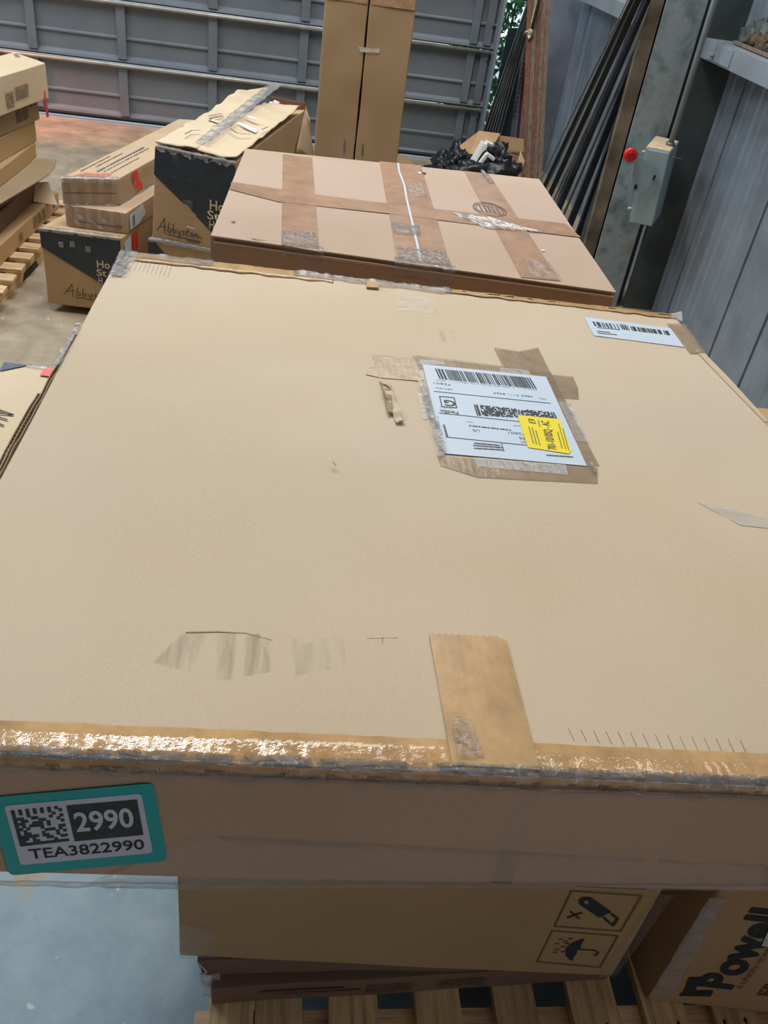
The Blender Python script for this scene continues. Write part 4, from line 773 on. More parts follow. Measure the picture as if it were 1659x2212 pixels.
for k, (u, v) in enumerate(((.2, .7), (.38, .55), (.6, .65), (.5, .35), (.15, .4))): grid_patch('film_glint', [PA(u, v), PA(u+.09, v-.06), PA(u+.13, v-.26), PA(u+.03, v-.2)], 8, 8, 'film_strong', LA, LA, .008, .006, 33+k, 50)
multi('print', ribbon([PA(.22, .30), PA(.92, .30)], .004, nA), 'ink_brown', LA, LA, nA, .003)
for k in range(5): plate('tape_band', [PA(.04+.19*k, .99), PA(.14+.19*k, .99), PA(.14+.19*k, .02), PA(.04+.19*k, .02)], 'tape_brown', LA, LA, .0004, .0012, n=nA)
ra = lambda d, v: tA[1]+dirY*d+V((0, 0, (zA1-zA0)*(v-1)))
plate('white_label', [ra(.03, .82), ra(.17, .95), ra(.20, .45), ra(.13, .15), ra(.03, .12)], 'paper', LA, LA, .0005, .004)
barcode([ra(.05, .7), ra(.08, .75), ra(.08, .25), ra(.05, .2)], 16, 9, par=LA, root=LA, nrm=(1, -.1, 0), lift=.005, mat='ink_soft')
LBx, tB, nB = long_carton('upper shrink-wrapped long carton with faint red and black print on its top', zA1+.001, zB1, (-1.0049,3.9219,0.6046), (-0.7765,3.9895,0.6046), 1.34, 41)
PB = lambda u, v: (tB[0].lerp(tB[1], u).x, tB[0].lerp(tB[1], u).y, zA1+(zB1-zA1)*v)
wrap('shrink_film_edge', tB[0]+nB*.001, tB[1]+nB*.001, V((0, 1, 0)), .022, .02, 'film_strong', LBx, LBx, 80, .006, 42, .004, .001, 60)
grid_patch('shrink_film', [PB(.02, .95), PB(.98, .95), PB(.98, .03), PB(.02, .03)], 50, 26, 'film_soft', LBx, LBx, .006, .001, 43, 22)
wrap('shrink_film_fold', V(PB(0, .02))+nB*.002, V(PB(1, .02))+nB*.002, V((0, 1, 0)), .003, .02, 'film_strong', LBx, LBx, 80, .006, 44, .002, .002, 60)
multi('board_seam', ribbon([PB(.04, .46), PB(.96, .46)], .004, nB), 'ink_brown', LBx, LBx, nB, .003)
for k in range(4): plate('tape_band', [PB(.04+.24*k, .99), PB(.16+.24*k, .99), PB(.16+.24*k, .02), PB(.04+.24*k, .02)], 'tape_brown', LBx, LBx, .0004, .0012, n=nB)
tp = lambda u, d: tB[0].lerp(tB[1], u)+dirY*d
plate('red_print', [tp(.18, .03), tp(.75, .03), tp(.75, .09), tp(.18, .09)], 'print_red', LBx, LBx, .0003, .002, n=UP)
for k, (u, d0, d1) in enumerate(((.12, .12, .42), (.24, .20, .48), (.42, .12, .62), (.54, .12, .62), (.70, .10, .40))):
    print_rows(LBx, LBx, tp(u, d0), tp(u, d1), 1, (0, 0, 0), UP, 'ink_soft' if k > 1 else 'ink_brown', .009 if k in (2,) else .005, 16, .002, k)
plate('white_patch', [tp(.35, 1.16), tp(.95, 1.16), tp(.95, 1.26), tp(.35, 1.26)], 'bluewhite', LBx, LBx, .0005, .002, n=UP)
rb = lambda d, z: tB[1]+dirY*d+V((0, 0, z-zB1))
plate('red_label', [rb(.14, .60), rb(.20, .60), rb(.205, .565), rb(.215, .545), rb(.25, .525), rb(.25, .50), rb(.18, .515), rb(.15, .55)], 'red', LBx, LBx, .0005, .004)
grid_patch('shrink_film', [rb(0, .602), rb(.75, .602), rb(.75, .5), rb(0, .5)], 40, 10, 'film_soft', LBx, LBx, .004, .001, 47, 24)
wrap('shrink_film_fold', V(rb(0, .492)), V(rb(.8, .492)), V((-1, 0, 0)), .002, .022, 'film_strong', LBx, LBx, 70, .006, 48, .002, .004, 50)
# lower carton under the tall printed one
K3 = thing('printed_carton', 'navy-cornered carton at the bottom, below the tall navy-ended carton', 'carton', (-.45, 4.4, .035))
fl3, fr3 = V((-0.6345,3.8750,0.3922)), V((-0.2570,3.7877,0.3922)); t = [fl3, fr3, fr3+dirY*1.2, fl3+dirY*1.2]
hexa('body', prism(t, .037), 'kraft_ochre', K3, K3, n=(6, 8, 5), bevel=.006, amp=.003, seed=51)
P3, n3 = end_print(K3, K3, fl3, fr3, .037, ZT, 0)
plate('navy_print', [P3(.0, .98), P3(.06, .99), P3(.55, .45), P3(.55, .2), P3(.0, .2)], 'navy', K3, K3, .0004, .0018, n=n3)
wrap('clear_tape', fl3+n3*.001, fr3+n3*.001, V((0, 1, 0)), .01, .014, 'film_strong', K3, K3, 60, .004, 52, .004, .001, 60)
# tall printed carton with the crushed long top
K2 = thing('crushed_long_carton', 'long torn carton with a navy end and handwriting, its top flaps crushed and lifted', 'carton', (-.35, 4.6, .394))
zt = .793; fl2, fr2 = V((-0.5919,3.8934,0.7930)), V((-0.2446,3.7702,0.7930)); fl2b, fr2b = V((-0.6183,3.8761,0.3935)), V((-0.2568,3.7842,0.3935))
back_r = V((0.0374,5.0166,0.7930)); back_l = fl2+(back_r-fr2)
hexa('body', [fl2b, fr2b, (back_r.x, back_r.y, .3935), (back_l.x, back_l.y, .3935), fl2, fr2, back_r+V((0, 0, -.02)), back_l+V((0, 0, -.10))], 'kraft_tan', K2, K2, n=(6, 14, 6), bevel=.006, amp=.002, seed=61)
n2 = (fr2-fl2).cross(UP).normalized(); n2 = n2 if n2.y < 0 else -n2
def P2(u, v):
    q = fl2b.lerp(fr2b, u).lerp(fl2.lerp(fr2, u), v); return q
plate('navy_print', [P2(.0, .985), P2(1, .985), P2(1, .12), P2(.78, .18), P2(.0, .70)], 'navy', K2, K2, .0006, .0030, n=n2)
for u in (.22, .42, .62, .8): plate('tape_strip', [P2(u, .95), P2(u+.07, .95), P2(u+.07, .72), P2(u, .70)], 'film_soft', K2, K2, .0004, .0042, n=n2)
grid_patch('clear_tape', [P2(.38, .50), P2(.50, .50), P2(.50, .34), P2(.38, .34)], 10, 10, 'film_soft', K2, K2, .006, .0046, 62, 30)
text('lettering', 'Ho', (-0.3460,3.7228,0.6085), (-0.2741,3.6973,0.6163), .040, UP, 'cream', K2, K2, .008, .02, n=n2) if False else None
def PX(px_, dz_): return px_
E2 = lambda u, v: P2(u, v)
text('lettering', 'Ho', E2(.715, .45), E2(.90, .45), .044, UP, 'cream', K2, K2, .0085, .02, n=n2)
text('lettering', 'St', E2(.69, .345), E2(.84, .345), .040, UP, 'cream', K2, K2, .0085, .02, n=n2)
text('lettering', 'H', E2(.72, .245), E2(.78, .245), .036, UP, 'cream', K2, K2, .0085, .02, n=n2)
stroke_writing(K2, K2, E2(.07, .105), (V(E2(1, 0))-V(E2(0, 0)))*.155, (0, 0, .06), n2, ABB, .0035, 'ink', lift=.006)
plate('white_fleck', [E2(.44, .225), E2(.54, .215), E2(.54, .20), E2(.44, .21)], 'bluewhite', K2, K2, .0004, .004, n=n2)
wrap('clear_tape', fl2+n2*.002, fr2+n2*.002, V((0, 1, 0)), .05, .022, 'film_strong', K2, K2, 90, .006, 63, .004, .002, 50, .01)
wrap('clear_tape', fl2b+n2*.004+V((0, 0, .004)), fr2b+n2*.004+V((0, 0, .004)), V((0, 1, 0)), .003, .012, 'film_haze', K2, K2, 60, .005, 64, .002, .002, 50)
# crushed top flaps: left one lifted at its far end
def flap(name, c4, nx, ny, amp, seed, lift_far=0, mat='kraft_pale', sag=.0):
    c = [V(p) for p in c4]; vs_ = []
    for j in range(ny+1):
        for i in range(nx+1):
            u, v = i/nx, j/ny; p = (c[0]*(1-u)+c[1]*u)*(1-v)+(c[3]*(1-u)+c[2]*u)*v
            z = lift_far*v**2*(1-.35*u)+amp*(noise.noise(V((p.x*7, p.y*5, seed)))+.5*noise.noise(V((p.x*22, p.y*16, seed))))+.0035*math.sin(v*38+u*3)*(.4+v)-sag*math.sin(math.pi*u)
            e = .012*noise.noise(V((i*.9, seed, j*.3))) if j == ny else 0
            vs_.append(p+V((0, e, z)))
    fs = [(j*(nx+1)+i, j*(nx+1)+i+1, (j+1)*(nx+1)+i+1, (j+1)*(nx+1)+i) for j in range(ny) for i in range(nx)]
    o = mesh(name, vs_, fs, mat, K2, K2, True); s = o.modifiers.new('thickness', 'SOLIDIFY'); s.thickness = .005; s.offset = 1; return o
m0 = fl2.lerp(fr2, .52); m1 = back_l.lerp(back_r, .47)
up_ = V((0, 0, .014))
flap('top_flap', [fl2+up_, m0+up_, m1+V((-.012, .0, .0))+up_, V((-0.3212,4.8334,0.8400))+V((0, 0, -.045))], 14, 34, .010, 1, .062)
flap('top_flap', [m0+up_, fr2+up_, back_r.lerp(fr2, .10)+up_, m1.lerp(m0, .16)+V((.01, 0, 0))+up_], 14, 34, .010, 2, .004, sag=.008)
flap('side_flap', [(0.0375,5.0315,0.7900), (0.0616,4.9500,0.7399), (0.1072,4.9500,0.5370), (0.0034,4.7991,0.6000)], 6, 8, .008, 3, 0, 'kraft_dull')
grid_patch('torn_tape', [m0.lerp(m1, .05)+V((-.03, 0, .02)), m0.lerp(m1, .05)+V((.03, 0, .02)), m1+V((.045, .03, .055)), m1+V((-.02, .04, .055))], 8, 60, 'film_haze', K2, K2, .012, .004, 65, 28)
for k, q in enumerate((([(-0.2814,4.3781,0.8000), (-0.2611,4.3618,0.8100), (-0.1701,4.2874,0.8000), (-0.1759,4.2316,0.8000)]), ([(-0.2500,4.4625,0.8100), (-0.2377,4.4787,0.8100), (-0.1863,4.4282,0.8100), (-0.1917,4.4065,0.8100)]), ([(-0.4147,4.3019,0.8100), (-0.4083,4.3237,0.8100), (-0.3629,4.2917,0.8100), (-0.3646,4.2635,0.8100)]))):
    grid_patch('torn_white_paper', q, 4, 6, 'foam', K2, K2, .006, .012, 70+k, 40, thick=.002)
lump('foam_wrap', V((-0.1176,5.0931,0.7600)).x, V((-0.1176,5.0931,0.7600)).y, .765, .045, .05, .03, 'foam', K2, K2, 4, 3, .4)
lump('foam_wrap', V((-0.0490,5.0735,0.7600)).x, V((-0.0490,5.0735,0.7600)).y, .765, .02, .03, .03, 'foam', K2, K2, 6, 3, .4)
hexa('far_end_lip', prism([back_l.lerp(back_r, .45)+V((0, -.01, .012)), back_r+V((0, -.01, .012)), back_r+V((0, .0, .012)), back_l.lerp(back_r, .45)+V((0, .0, .012))], .70), 'wood_red', K2, K2, bevel=.001)
multi('tear', [q for pl in ([(-0.4780,3.9778,0.8100), (-0.4569,4.0535,0.8100), (-0.4244,4.0691,0.8100)], [(-0.2999,4.1631,0.8100), (-0.2640,4.0954,0.8100), (-0.2071,4.1056,0.8100)], [(-0.1606,4.2132,0.8100), (-0.1358,4.2782,0.8100)]) for q in ribbon(pl, .007, UP)], 'kraft_inner', K2, K2, UP, .020)
print_rows(K2, K2, (-0.4141,4.3394,0.8100), (-0.3571,4.4259,0.8100), 2, (.01, -.05, 0), UP, 'ink_soft', .008, 10, .022, 5)
# ================================================================== STACK ON THE LEFT
DL = V((-.064, -.93, 0)).normalized(); SL = V((-1, .069, 0)).normalized()
def side_carton(name, label, r_pt, l_pt, z0, z1, wd, mat, seed, ext=.35, group='long cartons stacked on the left pallet'):
    r0, l0 = V(r_pt), V(l_pt); l0 = l0+(l0-r0).normalized()*ext; T = thing(name, label, 'carton', (r0.x-.2, (r0.y+l0.y)/2, z0), group)
    s = SL*wd
    c4 = [l0+s, l0, r0, r0+s]
    hexa('body', [(p.x, p.y, z0) for p in c4]+[(p.x, p.y, z1) for p in c4], mat, T, T, n=(4, 12, 3), bevel=.004, amp=.003, seed=seed)
    n = (r0-l0).cross(UP).normalized(); n = n if n.x > 0 else -n
    return T, (lambda u, v: r0.lerp(l0, u)+V((0, 0, z0-r0.z+(z1-z0)*v))), n
S0, p0_, n0_ = side_carton('long_carton', 'bottom long carton of the left stack with a blue star mark on its side', (-1.3102,5.0326,0.1000), (-1.3738,4.1005,0.1000), .1005, .190, .50, 'kraft_tan', 71)
S0['label'] = 'bottom long carton of the left pallet stack, small blue mark near its end'
multi('blue_mark', ribbon([p0_(.075, .72), p0_(.075, .30)], .010, n0_)+ribbon([p0_(.065, .60), p0_(.085, .45)], .010, n0_)+ribbon([p0_(.065, .42), p0_(.085, .60)], .010, n0_), 'blue', S0, S0, n0_, .003)
for u0, u1 in ((.19, .235), (.245, .29), (.30, .345)): plate('print_block', [p0_(u0, .85), p0_(u1, .85), p0_(u1, .2), p0_(u0, .2)], 'print_block', S0, S0, .0004, .003, n=n0_)
plate('print_block', [p0_(.47, .72), p0_(.51, .72), p0_(.51, .2), p0_(.47, .2)], 'print_block', S0, S0, .0004, .003, n=n0_)
S1, p1_, n1_ = side_carton('long_carton', 'dark shaded carton second from the bottom of the left stack with a torn end', (-1.3851,4.8755,0.1910), (-1.4145,4.2892,0.1910), .1915, .285, .42, 'kraft_maroon', 72)
mesh('torn_flap', [V(p1_(0, .9)), V(p1_(0, .9))+V((.06, .03, .0)), V(p1_(.0, .1))+V((.12, -.05, -.02)), V(p1_(.1, .1))+V((.01, 0, 0))], [(0, 1, 2, 3)], 'kraft_pale', S1, S1)
S2, p2_, n2_ = side_carton('long_carton', 'carton with an open pale flap sticking out, third from the bottom of the left stack', (-1.3491,4.9284,0.2860), (-1.4231,4.3653,0.2860), .286, .366, .46, 'kraft_inner', 73)
fp = [(-1.2910,4.9866,0.3720), (-1.3872,4.9832,0.3720), (-1.4551,4.5205,0.3720), (-1.5052,4.2504,0.3720), (-1.4031,3.9138,0.3720), (-1.3635,4.1933,0.3720), (-1.2686,4.7091,0.3720), (-1.2725,4.8653,0.3720)]
plate('open_flap', fp, 'kraft_dull', S2, S2, .005, -.004, n=UP)
S3, p3_, n3_ = side_carton('long_carton', 'fourth carton from the bottom of the left stack, plain brown side', (-1.3939,4.9914,0.3740), (-1.4272,4.4217,0.3740), .374, .452, .42, 'kraft_ochre', 74)
S4, p4_, n4_ = side_carton('long_carton', 'third carton from the top of the left stack, with two grey print blocks', (-1.3906,5.0129,0.4530), (-1.4553,4.5599,0.4530), .453, .560, .40, 'kraft_ochre', 75)
S5, p5_, n5_ = side_carton('long_carton', 'second carton from the top of the left stack with framed grey print', (-1.3720,5.0435,0.5610), (-1.4553,4.6112,0.5610), .561, .671, .40, 'kraft_dull', 76)
for u0, u1 in ((.16, .24), (.25, .33)): plate('print_block', [p5_(u0, .8), p5_(u1, .8), p5_(u1, .25), p5_(u0, .25)], 'print_block', S5, S5, .0004, .003, n=n5_)
multi('print', [q for u in (.04, .1) for q in ribbon([p5_(u, .75), p5_(u+.03, .75)], .012, n5_)], 'ink_brown', S5, S5, n5_, .003)
S6 = thing('long_carton', 'topmost carton of the left stack, pale top with a shiny tape spot', 'carton', (-1.5, 4.9, .672), 'long cartons stacked on the left pallet')
r0, l0, bk = V((-1.3119,5.0340,0.8410)), V((-1.4121,4.5901,0.8410)), V((-1.5173,5.2180,0.8410)); e0 = l0+(l0-r0)*.7; b_l = bk+(e0-r0)
c4 = [b_l, e0, r0, bk]
hexa('body', prism(c4, .6725), 'kraft_pale', S6, S6, n=(4, 8, 4), bevel=.005, amp=.003, seed=77)
pn = (r0-l0).cross(UP).normalized(); pn = pn if pn.x > 0 else -pn
q6 = lambda u, v: r0.lerp(l0, u)+V((0, 0, -.168*(1-v)))
plate('print_block', [q6(.45, .62), q6(.75, .62), q6(.75, .25), q6(.45, .25)], 'print_block', S6, S6, .0004, .003, n=pn)
plate('print_block', [q6(.78, .55), q6(.95, .55), q6(.95, .12), q6(.78, .12)], 'print_block', S6, S6, .0004, .003, n=pn)
grid_patch('clear_tape', [(-1.4951,5.1271,0.8420), (-1.4777,5.1404,0.8420), (-1.4456,5.0800,0.8420), (-1.4636,5.0526,0.8420)], 6, 6, 'film_strong', S6, S6, .004, .004, 79, 40)
RB = thing('pink_ribbon', 'pink plastic ribbon hanging off the corner of the left carton stack', 'ribbon', (-1.2, 5.0, .45))
mesh('strap', [(-1.3284,4.9900,0.7153), (-1.3143,4.9900,0.7169), (-1.3106,4.9800,0.6611), (-1.3032,4.9700,0.5960), (-1.3156,4.9700,0.5900), (-1.3229,4.9800,0.6552)], [(0, 1, 2, 5), (5, 2, 3, 4)], 'pink', RB, RB).modifiers.new('t', 'SOLIDIFY').thickness = .002
LP = thing('wooden_pallet', 'weathered pallet under the tall left stack of long cartons', 'pallet', (-1.5, 4.4, 0))
for i in range(11):
    yb_ = 3.66+i*.142; xr = -1.285+(yb_-3.66)*.03
    box('deck_board', -2.0, xr, yb_, yb_+.085, .078, .0995, 'wood_pallet_x', LP, LP)
for xo in (0, -.33, -.67):
    e0_, e1_ = V((-1.335+xo, 3.64, 0)), V((-1.235+xo, 5.18, 0)); w_ = V((-.04, .002, 0))
    for (za, zb, n_) in ((0, .077, 'runner'),):
        hexa(n_, [(e0_+w_), e0_, e1_, (e1_+w_), e0_+w_+V((0, 0, zb)), e0_+V((0, 0, zb)), e1_+V((0, 0, zb)), e1_+w_+V((0, 0, zb))], 'wood_pallet', LP, LP, bevel=.002)
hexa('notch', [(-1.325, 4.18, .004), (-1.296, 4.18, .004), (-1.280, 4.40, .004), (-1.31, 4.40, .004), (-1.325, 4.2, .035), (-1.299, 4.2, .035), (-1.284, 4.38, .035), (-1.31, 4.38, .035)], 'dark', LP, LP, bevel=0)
# carton at the lower left edge
FC = thing('pale_carton', 'pale carton at the left picture edge with handwriting and a red label on its top', 'carton', (-.65, 2.1, 0))
hexa('body', prism([(-.86, 1.70, .45), (-.42, 1.69, .45), (-.42, 2.47, .45), (-0.8678,2.4986,0.4500)], .001), 'kraft_pale', FC, FC, n=(8, 12, 8), bevel=.005, amp=.004, seed=81)
plate('navy_print', [(-0.8654,2.4949,0.4505), (-0.7902,2.4895,0.4505), (-0.8615,2.4364,0.4505), (-.858, 2.33, .4505), (-.862, 2.42, .4505)], plain('navy_print_worn', (86, 98, 116), .6, bmp=0), FC, FC, .0004, .0026, n=UP)
plate('red_label', [(-0.7395,2.4766,0.4505), (-0.7085,2.4758,0.4505), (-0.7055,2.4270,0.4505), (-0.7420,2.4298,0.4505)], plain('pinkish_red_label', (226, 110, 112), .5, bmp=0), FC, FC, .0004, .0026, n=UP)
stroke_writing(FC, FC, (0, 0, 0), (1, 0, 0), (0, 1, 0), UP, [], .004) if False else None
multi('handwriting', [q for pl in ([(-0.8392,2.2201,0.4505), (-0.7968,2.2053,0.4505), (-0.7545,2.1854,0.4505), (-0.7919,2.1877,0.4505), (-0.8253,2.1723,0.4505)], [(-0.8139,2.1765,0.4505), (-0.7856,2.1652,0.4505), (-0.7629,2.1557,0.4505)], [(-0.8026,2.1372,0.4505), (-0.7760,2.1310,0.4505), (-0.7644,2.1251,0.4505)]) for q in ribbon(pl, .005, UP)], 'ink', FC, FC, UP, .0035)
wrap('clear_tape', V((-0.7947,2.4960,0.4500)), V((-0.7312,2.4885,0.4500)), V((0, -1, 0)), .02, .01, 'film_haze', FC, FC, 20, .004, 84, .003, .002, 60)
# small carton on the right behind the near stack
RC = thing('small_carton', 'pale carton corner showing right of the wide carton by the ribbed wall', 'carton', (1.5, 1.5, 0))
hexa('body', prism([(1.16, 1.42, .9), (1.60, 1.36, .9), (1.62, 1.74, .9), (1.1318,1.7137,0.9000)], .001), 'kraft_pale', RC, RC, n=(4, 4, 6), bevel=.005, amp=.002, seed=85)
# ================================================================== TALL CARTONS
def tall(label, x0, x1, seed):
    T = thing('tall_carton', label, 'carton', ((x0+x1)/2, 5.7, 0), 'pair of tall standing cartons')
    hexa('body', [(x0, 5.6, .001), (x1, 5.6, .001), (x1, 5.8, .001), (x0, 5.8, .001), (x0-.004, 5.6, 2.1), (x1-.006, 5.6, 2.1), (x1-.006, 5.8, 2.1), (x0-.004, 5.8, 2.1)], 'kraft_tan2', T, T, n=(8, 3, 40), bevel=.008, amp=.006, seed=seed, segs=3)
    box('tape_band', x0+.004, x1-.010, 5.594, 5.5985, 1.245, 1.34, 'tape_brown', T, T, n=(6, 1, 1))
    return T
MT['kraft_tan2'] = cardboard('kraft_board_standing', (160, 134, 102), (148, 122, 92), axis='Z', flute=.1)
TA = tall('left one of the two tall tan cartons standing in front of the steel door', .116, .362, 91)
TB_ = tall('right one of the two tall tan cartons standing in front of the steel door', .370, .634, 92)
text('lettering', 'ONLY', (.421, 5.6, .425), (.417, 5.6, .500), .013, (-1, 0, 0), 'ink', TB_, TB_, .008, .02, n=FN)
multi('print', [q for k in range(5) for q in ribbon([(.298, 5.6, .44+.014*k), (.298, 5.6, .449+.014*k)], .011, FN)], 'ink_soft', TA, TA, FN, .008)
plate('scuff', [(0.3265,5.6000,1.0282), (0.4488,5.6000,1.0304), (0.4461,5.6000,1.0083), (0.3377,5.6000,1.0005)], 'scuff_light', TB_, TB_, .0004, .008, n=FN)
# ================================================================== DEBRIS BY THE DOOR
OC = thing('open_carton', 'open torn carton with raised flaps among the rubbish by the steel door', 'carton', (1.4, 6.3, 0))
def sheet(name, pts, mat, T, th=.006):
    o = mesh(name, pts, [tuple(range(len(pts)))], mat, T, T); s = o.modifiers.new('t', 'SOLIDIFY'); s.thickness = th; return o
sheet('flap', [(1.0832,6.1000,0.4176), (1.2702,6.3500,0.4948), (1.4214,6.3500,0.4932), (1.3721,6.2000,0.4738), (1.2275,6.0500,0.3856), (1.1663,6.0500,0.3668)], 'kraft_tan', OC)
sheet('flap', [(1.4183,6.3600,0.4843), (1.5988,6.3600,0.4795), (1.6134,6.3400,0.3981), (1.5048,6.3400,0.3798), (1.4199,6.3400,0.3957)], 'kraft_tan', OC)
sheet('flap', [(1.5536,6.2000,0.4326), (1.5738,6.1000,0.3862), (1.5332,6.0500,0.3022), (1.4873,6.0500,0.3003), (1.5240,6.1000,0.3869)], 'kraft_tan', OC)
b_ = [V((1.1685,6.0500,0.3548)), V((1.5277,6.0500,0.3264)), V((1.6199,6.3600,0.3875)), V((1.4087,6.3600,0.4335))]
hexa('body', [(p.x, p.y, .002) for p in b_]+[(p.x, p.y, max(.05, p.z-.02)) for p in b_], 'kraft_inner', OC, OC, n=(3, 3, 2), bevel=.004)
FP = thing('foam_corner', 'white L-shaped foam corner piece sticking up from the rubbish pile', 'foam', (1.2, 6.0, .3))
def bar(name, a_, b2_, w_, d_, mat, T): 
    a_, b2_ = V(a_), V(b2_); dr_ = (b2_-a_).normalized(); s = dr_.cross(V((0, 1, 0))).normalized()*w_*.5; y_ = V((0, d_, 0))
    return hexa(name, [a_-s, a_+s, a_+s+y_, a_-s+y_, b2_-s, b2_+s, b2_+s+y_, b2_-s+y_], mat, T, T, bevel=.003)
bar('foam_bar', (1.1844,5.9500,0.3616), (1.2559,6.0000,0.4939), .030, .08, 'foam', FP); bar('foam_bar', (1.2684,6.0000,0.4953), (1.3916,6.0500,0.4550), .020, .08, 'foam', FP)
FP2 = thing('foam_corner', 'smaller white foam angle in front of the tall foam corner piece', 'foam', (1.2, 5.9, .3))
bar('foam_bar', (1.2247,5.9000,0.3762), (1.2642,5.9000,0.4487), .020, .05, 'foam', FP2); bar('foam_bar', (1.2605,5.9000,0.4512), (1.3172,5.9000,0.4220), .022, .05, 'foam', FP2)
PL = thing('black_plastic', 'black crumpled plastic sheeting heaped below the foam pieces', 'plastic sheeting', (1.1, 6.0, .1))
for i, (px_, r3) in enumerate((((1.0268,6.0500,0.3333), (.10, .12, .10)), ((1.1115,6.1000,0.3509), (.09, .12, .12)), ((1.3624,6.0200,0.4141), (.09, .06, .12)), ((1.4304,5.9800,0.3653), (.08, .06, .10)), ((1.2348,5.8500,0.3488), (.20, .10, .10)), ((1.1561,5.9800,0.3657), (.08, .06, .05)))):
    p = V(px_); lump('plastic_fold', p.x, p.y, p.z-.04, *r3, 'blackp', PL, PL, i+3, 4, .75, 2.2)
lump('plastic_heap', 1.14, 5.90, .12, .30, .11, .15, 'blackp', PL, PL, 9, 4, .4, 2)
CS = thing('cardboard_scrap', 'flat cardboard scrap on the floor beside the foot of the tall cartons', 'cardboard', (.9, 6.9, 0))
hexa('sheet', [(0.8497,7.5583,0.0030), (0.9536,7.3128,0.0030), (0.9591,6.9762,0.0030), (0.7627,6.8341,0.0030), (0.8441,7.5176,0.0200), (0.9502,7.2908,0.0120), (0.9556,6.9547,0.0120), (0.7599,6.8129,0.0120)], 'kraft_tan', CS, CS, bevel=.001)
# ================================================================== THINGS LEANING
def lean(name, label, cat, T_pt, B_pt, w_, d_, mat, group, prof='box'):
    a_, b2_ = V(B_pt), V(T_pt); T = thing(name, label, cat, a_, group)
    dr_ = (b2_-a_).normalized(); s = V((1, 0, 0)); s = (s-dr_*s.dot(dr_)).normalized()*w_*.5; y_ = dr_.cross(s).normalized()*d_
    if y_.y < 0: y_ = -y_
    a_ = a_.copy(); a_.z = max(a_.z, .003)
    hexa('strip', [a_-s, a_+s, a_+s+y_, a_-s+y_, b2_-s, b2_+s, b2_+s+y_, b2_-s+y_], mat, T, T, bevel=.002)
    if prof == 'channel':
        for sg in (-1, 1):
            e = s*sg; th = s.normalized()*.003*(-sg)
            f0 = [a_+e, a_+e+th, a_+e+th-y_*5, a_+e-y_*5]; f1 = [b2_+e, b2_+e+th, b2_+e+th-y_*5, b2_+e-y_*5]
            hexa('lip', f0+f1, 'strip_grey' if mat != 'strip_blue' else 'strip_blue', T, T, bevel=.0006)
    return T
G1 = 'ribbed grey steel strips leaning by the steel door'
ord_ = ['leftmost', 'second', 'third', 'fourth', 'fifth', 'sixth']
tb = [((1.6786,7.3000,1.3682), (1.5029,7.5555,0.0000)), ((1.6809,7.3100,1.3676), (1.5377,7.5701,0.0000)), ((1.6832,7.3200,1.3670), (1.5657,7.5672,0.0000)), ((1.6855,7.3300,1.3664), (1.5937,7.5643,0.0000)), ((1.6878,7.3400,1.3659), (1.6217,7.5614,0.0000)), ((1.7178,7.3500,1.3686), (1.6498,7.5585,0.0000))]
for i, (t_, b0_) in enumerate(tb):
    b0_ = V(b0_); b0_.y = min(b0_.y, 7.30)-i*.003; b0_.x = 1.455+i*.0285
    lean('steel_strip', ord_[i]+' of the ribbed dark grey steel strips leaning right of the steel door', 'metal strip', t_, b0_, .027, .004, 'strip_dark', G1, 'channel')
SLB = thing('navy_board', 'dark navy board standing behind the grey steel strips', 'board', (1.68, 7.3, 0))
hexa('board', [(1.5382,7.3800,0.0680), (1.7495,7.3800,0.0651), (1.7543,7.4000,0.0604), (1.5423,7.4000,0.0633), (1.5569,7.3800,1.0416), (1.6890,7.3800,1.0573), (1.6936,7.4000,1.0553), (1.5611,7.4000,1.0396)], 'slab', SLB, SLB, bevel=.002)
G2 = 'reddish timber strips leaning in the corner'
for i in range(5):
    xt = [(1.5654,6.9500,1.3850), (1.6037,6.9600,1.3887), (1.6355,6.9700,1.3917), (1.6708,6.9800,1.3951), (1.7062,6.9900,1.3985)][i]
    xb = [(1.7302,6.6000,0.1038), (1.7629,6.6000,0.1039), (1.7921,6.6000,0.1036), (1.8214,6.6000,0.1033), (1.8579,6.6000,0.1038)][i]
    xb = V(xb); xt = V(xt); k = xb.z/(xt.z-xb.z); xb = xb-(xt-xb)*k; xb.z = .002
    lean('timber_strip', ord_[i]+' of the reddish timber strips leaning in the corner by the ribbed wall', 'timber', xt, xb, .034, .02, 'wood_red' if i in (0, 2) else 'wood_grey', G2)
RS = lean('red_strip', 'dark red strip just left of the timber strips in the corner', 'metal strip', (1.5978,7.0500,1.3802), (1.7123,7.0000,0.3414), .022, .006, plain('dark_red_paint', (96, 28, 34), .5), None)
RP = thing('rope', 'rope with a knot and pale tail hanging beside the timber strips', 'rope', (1.6, 6.8, 1.2))
tube('strand', [(1.6171,6.8500,1.3999), (1.6295,6.8600,1.2606), (1.6198,6.8600,1.1446), (1.6139,6.8600,1.0973)], .010, 'dark', RP, RP); tube('strand', [(1.6024,6.8700,1.3964), (1.6141,6.8700,1.2633), (1.6089,6.8700,1.1566), (1.6092,6.8600,1.1026)], .007, 'rope', RP, RP)
p = V((1.6055,6.8500,1.0800)); lump('knot', p.x, p.y, p.z, .022, .02, .028, 'rope', RP, RP, 5, 3, .4); tube('tail', [(1.6005,6.8400,1.0924), (1.5740,6.8400,1.0893), (1.5626,6.8400,1.0645)], .008, 'rope', RP, RP); tube('tail', [(1.6025,6.8400,1.0692), (1.6079,6.8400,1.0463)], .010, 'foam', RP, RP)
CH = thing('chain', 'dark chain hanging down behind the rope knot', 'chain', (1.55, 6.9, .8))
ca, cb = V((1.6269,6.9500,1.0334)), V((1.6363,6.9500,0.4725)); nl = 34; bm0 = None
